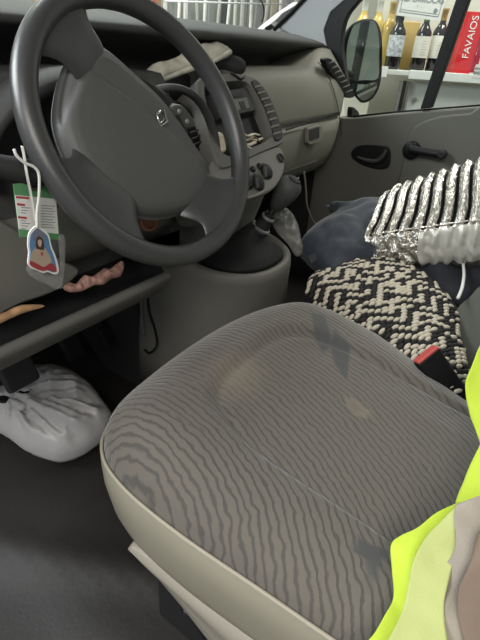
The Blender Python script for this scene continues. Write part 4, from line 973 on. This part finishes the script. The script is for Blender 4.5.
for k_i, (u, w_, c_3, ln_) in enumerate(items):
    YW = 3.0 + .07*(k_i % 4)
    a = at(u, 26, y=YW); wpx = np.linalg.norm(at(u+w_, 26, y=YW)-a)
    lab = {'green': 'green upright board beyond the windscreen beside the wheel rim', 'cream': 'cream upright board between the coloured ones beyond the windscreen', 'red': 'red upright board beyond the windscreen', 'brown': 'brown upright board beyond the windscreen',
           'white': 'thin white bar leaning in the shop beyond the windscreen', 'grey': 'grey board leaning among white bars beyond the windscreen', 'dark': 'dark board leaning among white bars beyond the windscreen'}[c_3]
    zt, zb_ = 1.75, GZ
    cx_, z_m = a[0], (zt+zb_)/2; rx_ = cx_ + ln_*(z_m-a[2])
    o_ = box('leaning_board' if c_3 not in ('white',) else 'leaning_bar', (rx_, YW+.02, z_m), (wpx, .02, zt-zb_), mat('board_'+c_3, cols[c_3], .5, var=.12, vscale=12), None, rot=(0, math.atan(ln_), 0), bev=.001)
    tag(o_, lab, 'board' if c_3 != 'white' else 'bar', 'boards and bars leaning ahead of the windscreen' if c_3 not in ('red', 'brown', 'dark') else None)
hz = tag(tube('horizontal_rail', [at(165, 1, y=2.9), at(300, 5, y=2.9)], .007, mat('rail_white', (.7, .7, .68), .4)), 'white horizontal rail behind the windscreen boards', 'rail')
rk0 = tag(tube('post', [at(280, 24, y=2.24), at(280, 24, y=2.24)*np.array([1, 1, 0])+(0, 0, GZ)], .02, STEEL), 'grey post carrying the slanting appliance beyond the windscreen', 'post')
rk = empty('metal_device', 'grey and white slanting appliance beyond the windscreen next to the pillar', 'appliance')
yy = 2.2
prism('body', px([(262, 30), (283, 13), (299, 2), (302, 12), (290, 24), (276, 36)], y=yy), (0, .06, 0), mat('device_white', (.62, .63, .62), .4), rk, bev=.006)
prism('screen', px([(275, 21), (283, 13), (293, 7), (289, 15), (279, 23)], y=yy-.004), (0, .01, 0), mat('device_grey', (.17, .18, .18), .4), rk)
prism('slot', px([(265, 28), (271, 24), (275, 27), (268, 32)], y=yy-.004), (0, .01, 0), BLACK, rk)
tube('loop', [at(258+6*math.sin(t), 12-13*math.cos(t), y=yy) for t in np.linspace(-.3, 2.4, 12)], .006, BLACK, rk)
# left edge beyond the dash
oc_ = tag(pillow('orange_bundle', px([(-15, -6), (10, -10), (34, -6), (40, 0), (26, 4), (10, 7), (-15, 5)], y=1.7), (-.2, -1, .3), .03, .03, mat('orange_cloth', (.72, .30, .12), .6, var=.25, vscale=20), None, res=.015, fold=lambda p, d: .02*nz(p, 14))[0], 'orange bundle seen beyond the windscreen at the frame corner', 'bundle')
tag(tube('yellow_strap', px([(21, -8), (23, 1), (27, 8), (33, 14)], y=1.6), .010, mat('yellow_strap', (.75, .50, .08), .5), smooth_k=4), 'yellow strap hanging from the orange bundle', 'strap')
tag(prism('white_sheet', px([(-20, 6), (13, 8), (13, 17), (10, 24), (-20, 24)], y=1.75), (0, .03, 0), mat('bluewhite', (.62, .68, .70), .6, var=.1, vscale=15)), 'bluish white sheet below the orange bundle beyond the dashboard', 'sheet')
tag(prism('grey_crate', px([(13, 7), (36, 6), (36, 26), (13, 26)], y=1.8), (0, .1, 0), mat('crategrey', (.26, .27, .27), .6)), 'grey crate right of the white sheet beyond the dashboard', 'crate')
tz = at(0, 25, y=1.75)[2]
wbn = empty('workbench', 'low grey workbench standing outside ahead of the windscreen', 'workbench')
box('top', (.75, 1.80, tz-.02), (.9, .5, .04), mat('bench_wood', (.30, .28, .25), .6), wbn)
for x in (.35, 1.15):
    for y in (1.6, 2.0): box('leg', (x, y, (tz-.04+GZ)/2), (.05, .05, tz-.04-GZ), STEEL, wbn)
# shop doors behind, only seen reflected in the door mirror
GF = mat('glass_front', (.30, .36, .33), .4); nt = GF.node_tree; wv_ = nt.nodes.new('ShaderNodeTexWave'); wv_.inputs['Scale'].default_value = .9; wv_.inputs['Distortion'].default_value = .6
rp_ = nt.nodes.new('ShaderNodeValToRGB'); rp_.color_ramp.interpolation = 'CONSTANT'
for e_, (p_, c_4) in enumerate([(0, (.36, .48, .42, 1)), (.25, (.62, .64, .60, 1)), (.45, (.10, .11, .11, 1)), (.62, (.42, .50, .50, 1)), (.85, (.2, .2, .2, 1))]):
    el = rp_.color_ramp.elements[e_] if e_ < 2 else rp_.color_ramp.elements.new(p_)
    el.position = p_; el.color = c_4
tc_ = nt.nodes.new('ShaderNodeTexCoord'); nt.links.new(tc_.outputs['Object'], wv_.inputs['Vector'])
nt.links.new(wv_.outputs['Fac'], rp_.inputs[0]); nt.links.new(rp_.outputs[0], nt.nodes['Principled BSDF'].inputs['Base Color'])
wr = box('wall_side', (3.2, -3.4, .7), (7.5, .05, 2.6), GF, bev=0); tag(wr, kind='structure', label='greenish shop front reflected in the mirror')

# ================================================================== LIGHT
w = bpy.data.worlds.new('world'); S.world = w; w.use_nodes = True
w.node_tree.nodes['Background'].inputs[0].default_value = (.92, .97, 1, 1); w.node_tree.nodes['Background'].inputs[1].default_value = .43
def area(name, loc, size, sy, power, target, col=(1, .96, .88)):
    l = bpy.data.lights.new(name, 'AREA'); l.shape = 'RECTANGLE'; l.size = size; l.size_y = sy; l.energy = power; l.color = col
    o = bpy.data.objects.new(name, l); COL.objects.link(o); o.location = loc
    o.rotation_euler = (Vector(target)-Vector(loc)).to_track_quat('-Z', 'Y').to_euler(); return o
area('shop_lamp', (-1.9, -.7, 2.3), 1.6, .8, 42, (0, .15, .4), (1, .95, .88))
area('shop_lamp', (1.9, -.2, 2.7), 1.6, .5, 65, (2.4, .6, .4), (1, .98, .92))
area('shop_lamp', (1.6, 2.3, 2.9), 2.4, .6, 110, (1.8, 2.9, .6), (1, .99, .95))
area('shop_lamp', (-1.2, 1.7, 2.0), 1.4, .7, 60, (.1, .5, .7), (.95, .98, 1))

S.view_settings.view_transform = 'Standard'; S.view_settings.look = 'None'; S.view_settings.gamma = 1; S.view_settings.use_curve_mapping = False
S.view_settings.exposure = 0.15

# ------------------------------------------------------------------ put each empty at the base of its thing
bpy.context.view_layer.update()
for o in [o for o in COL.objects if o.type == 'EMPTY']:
    pts = []
    def walk(x):
        for c in x.children:
            if c.type == 'MESH': 
                n_ = len(c.data.vertices); a = np.empty(n_*3); c.data.vertices.foreach_get('co', a); pts.append(a.reshape(-1, 3))
            walk(c)
    walk(o)
    if not pts: continue
    A = np.vstack(pts); base = Vector(((A[:, 0].min()+A[:, 0].max())/2, (A[:, 1].min()+A[:, 1].max())/2, A[:, 2].min()))
    o.location = base
    for c in o.children:
        c.matrix_parent_inverse = Matrix.Translation(-base)
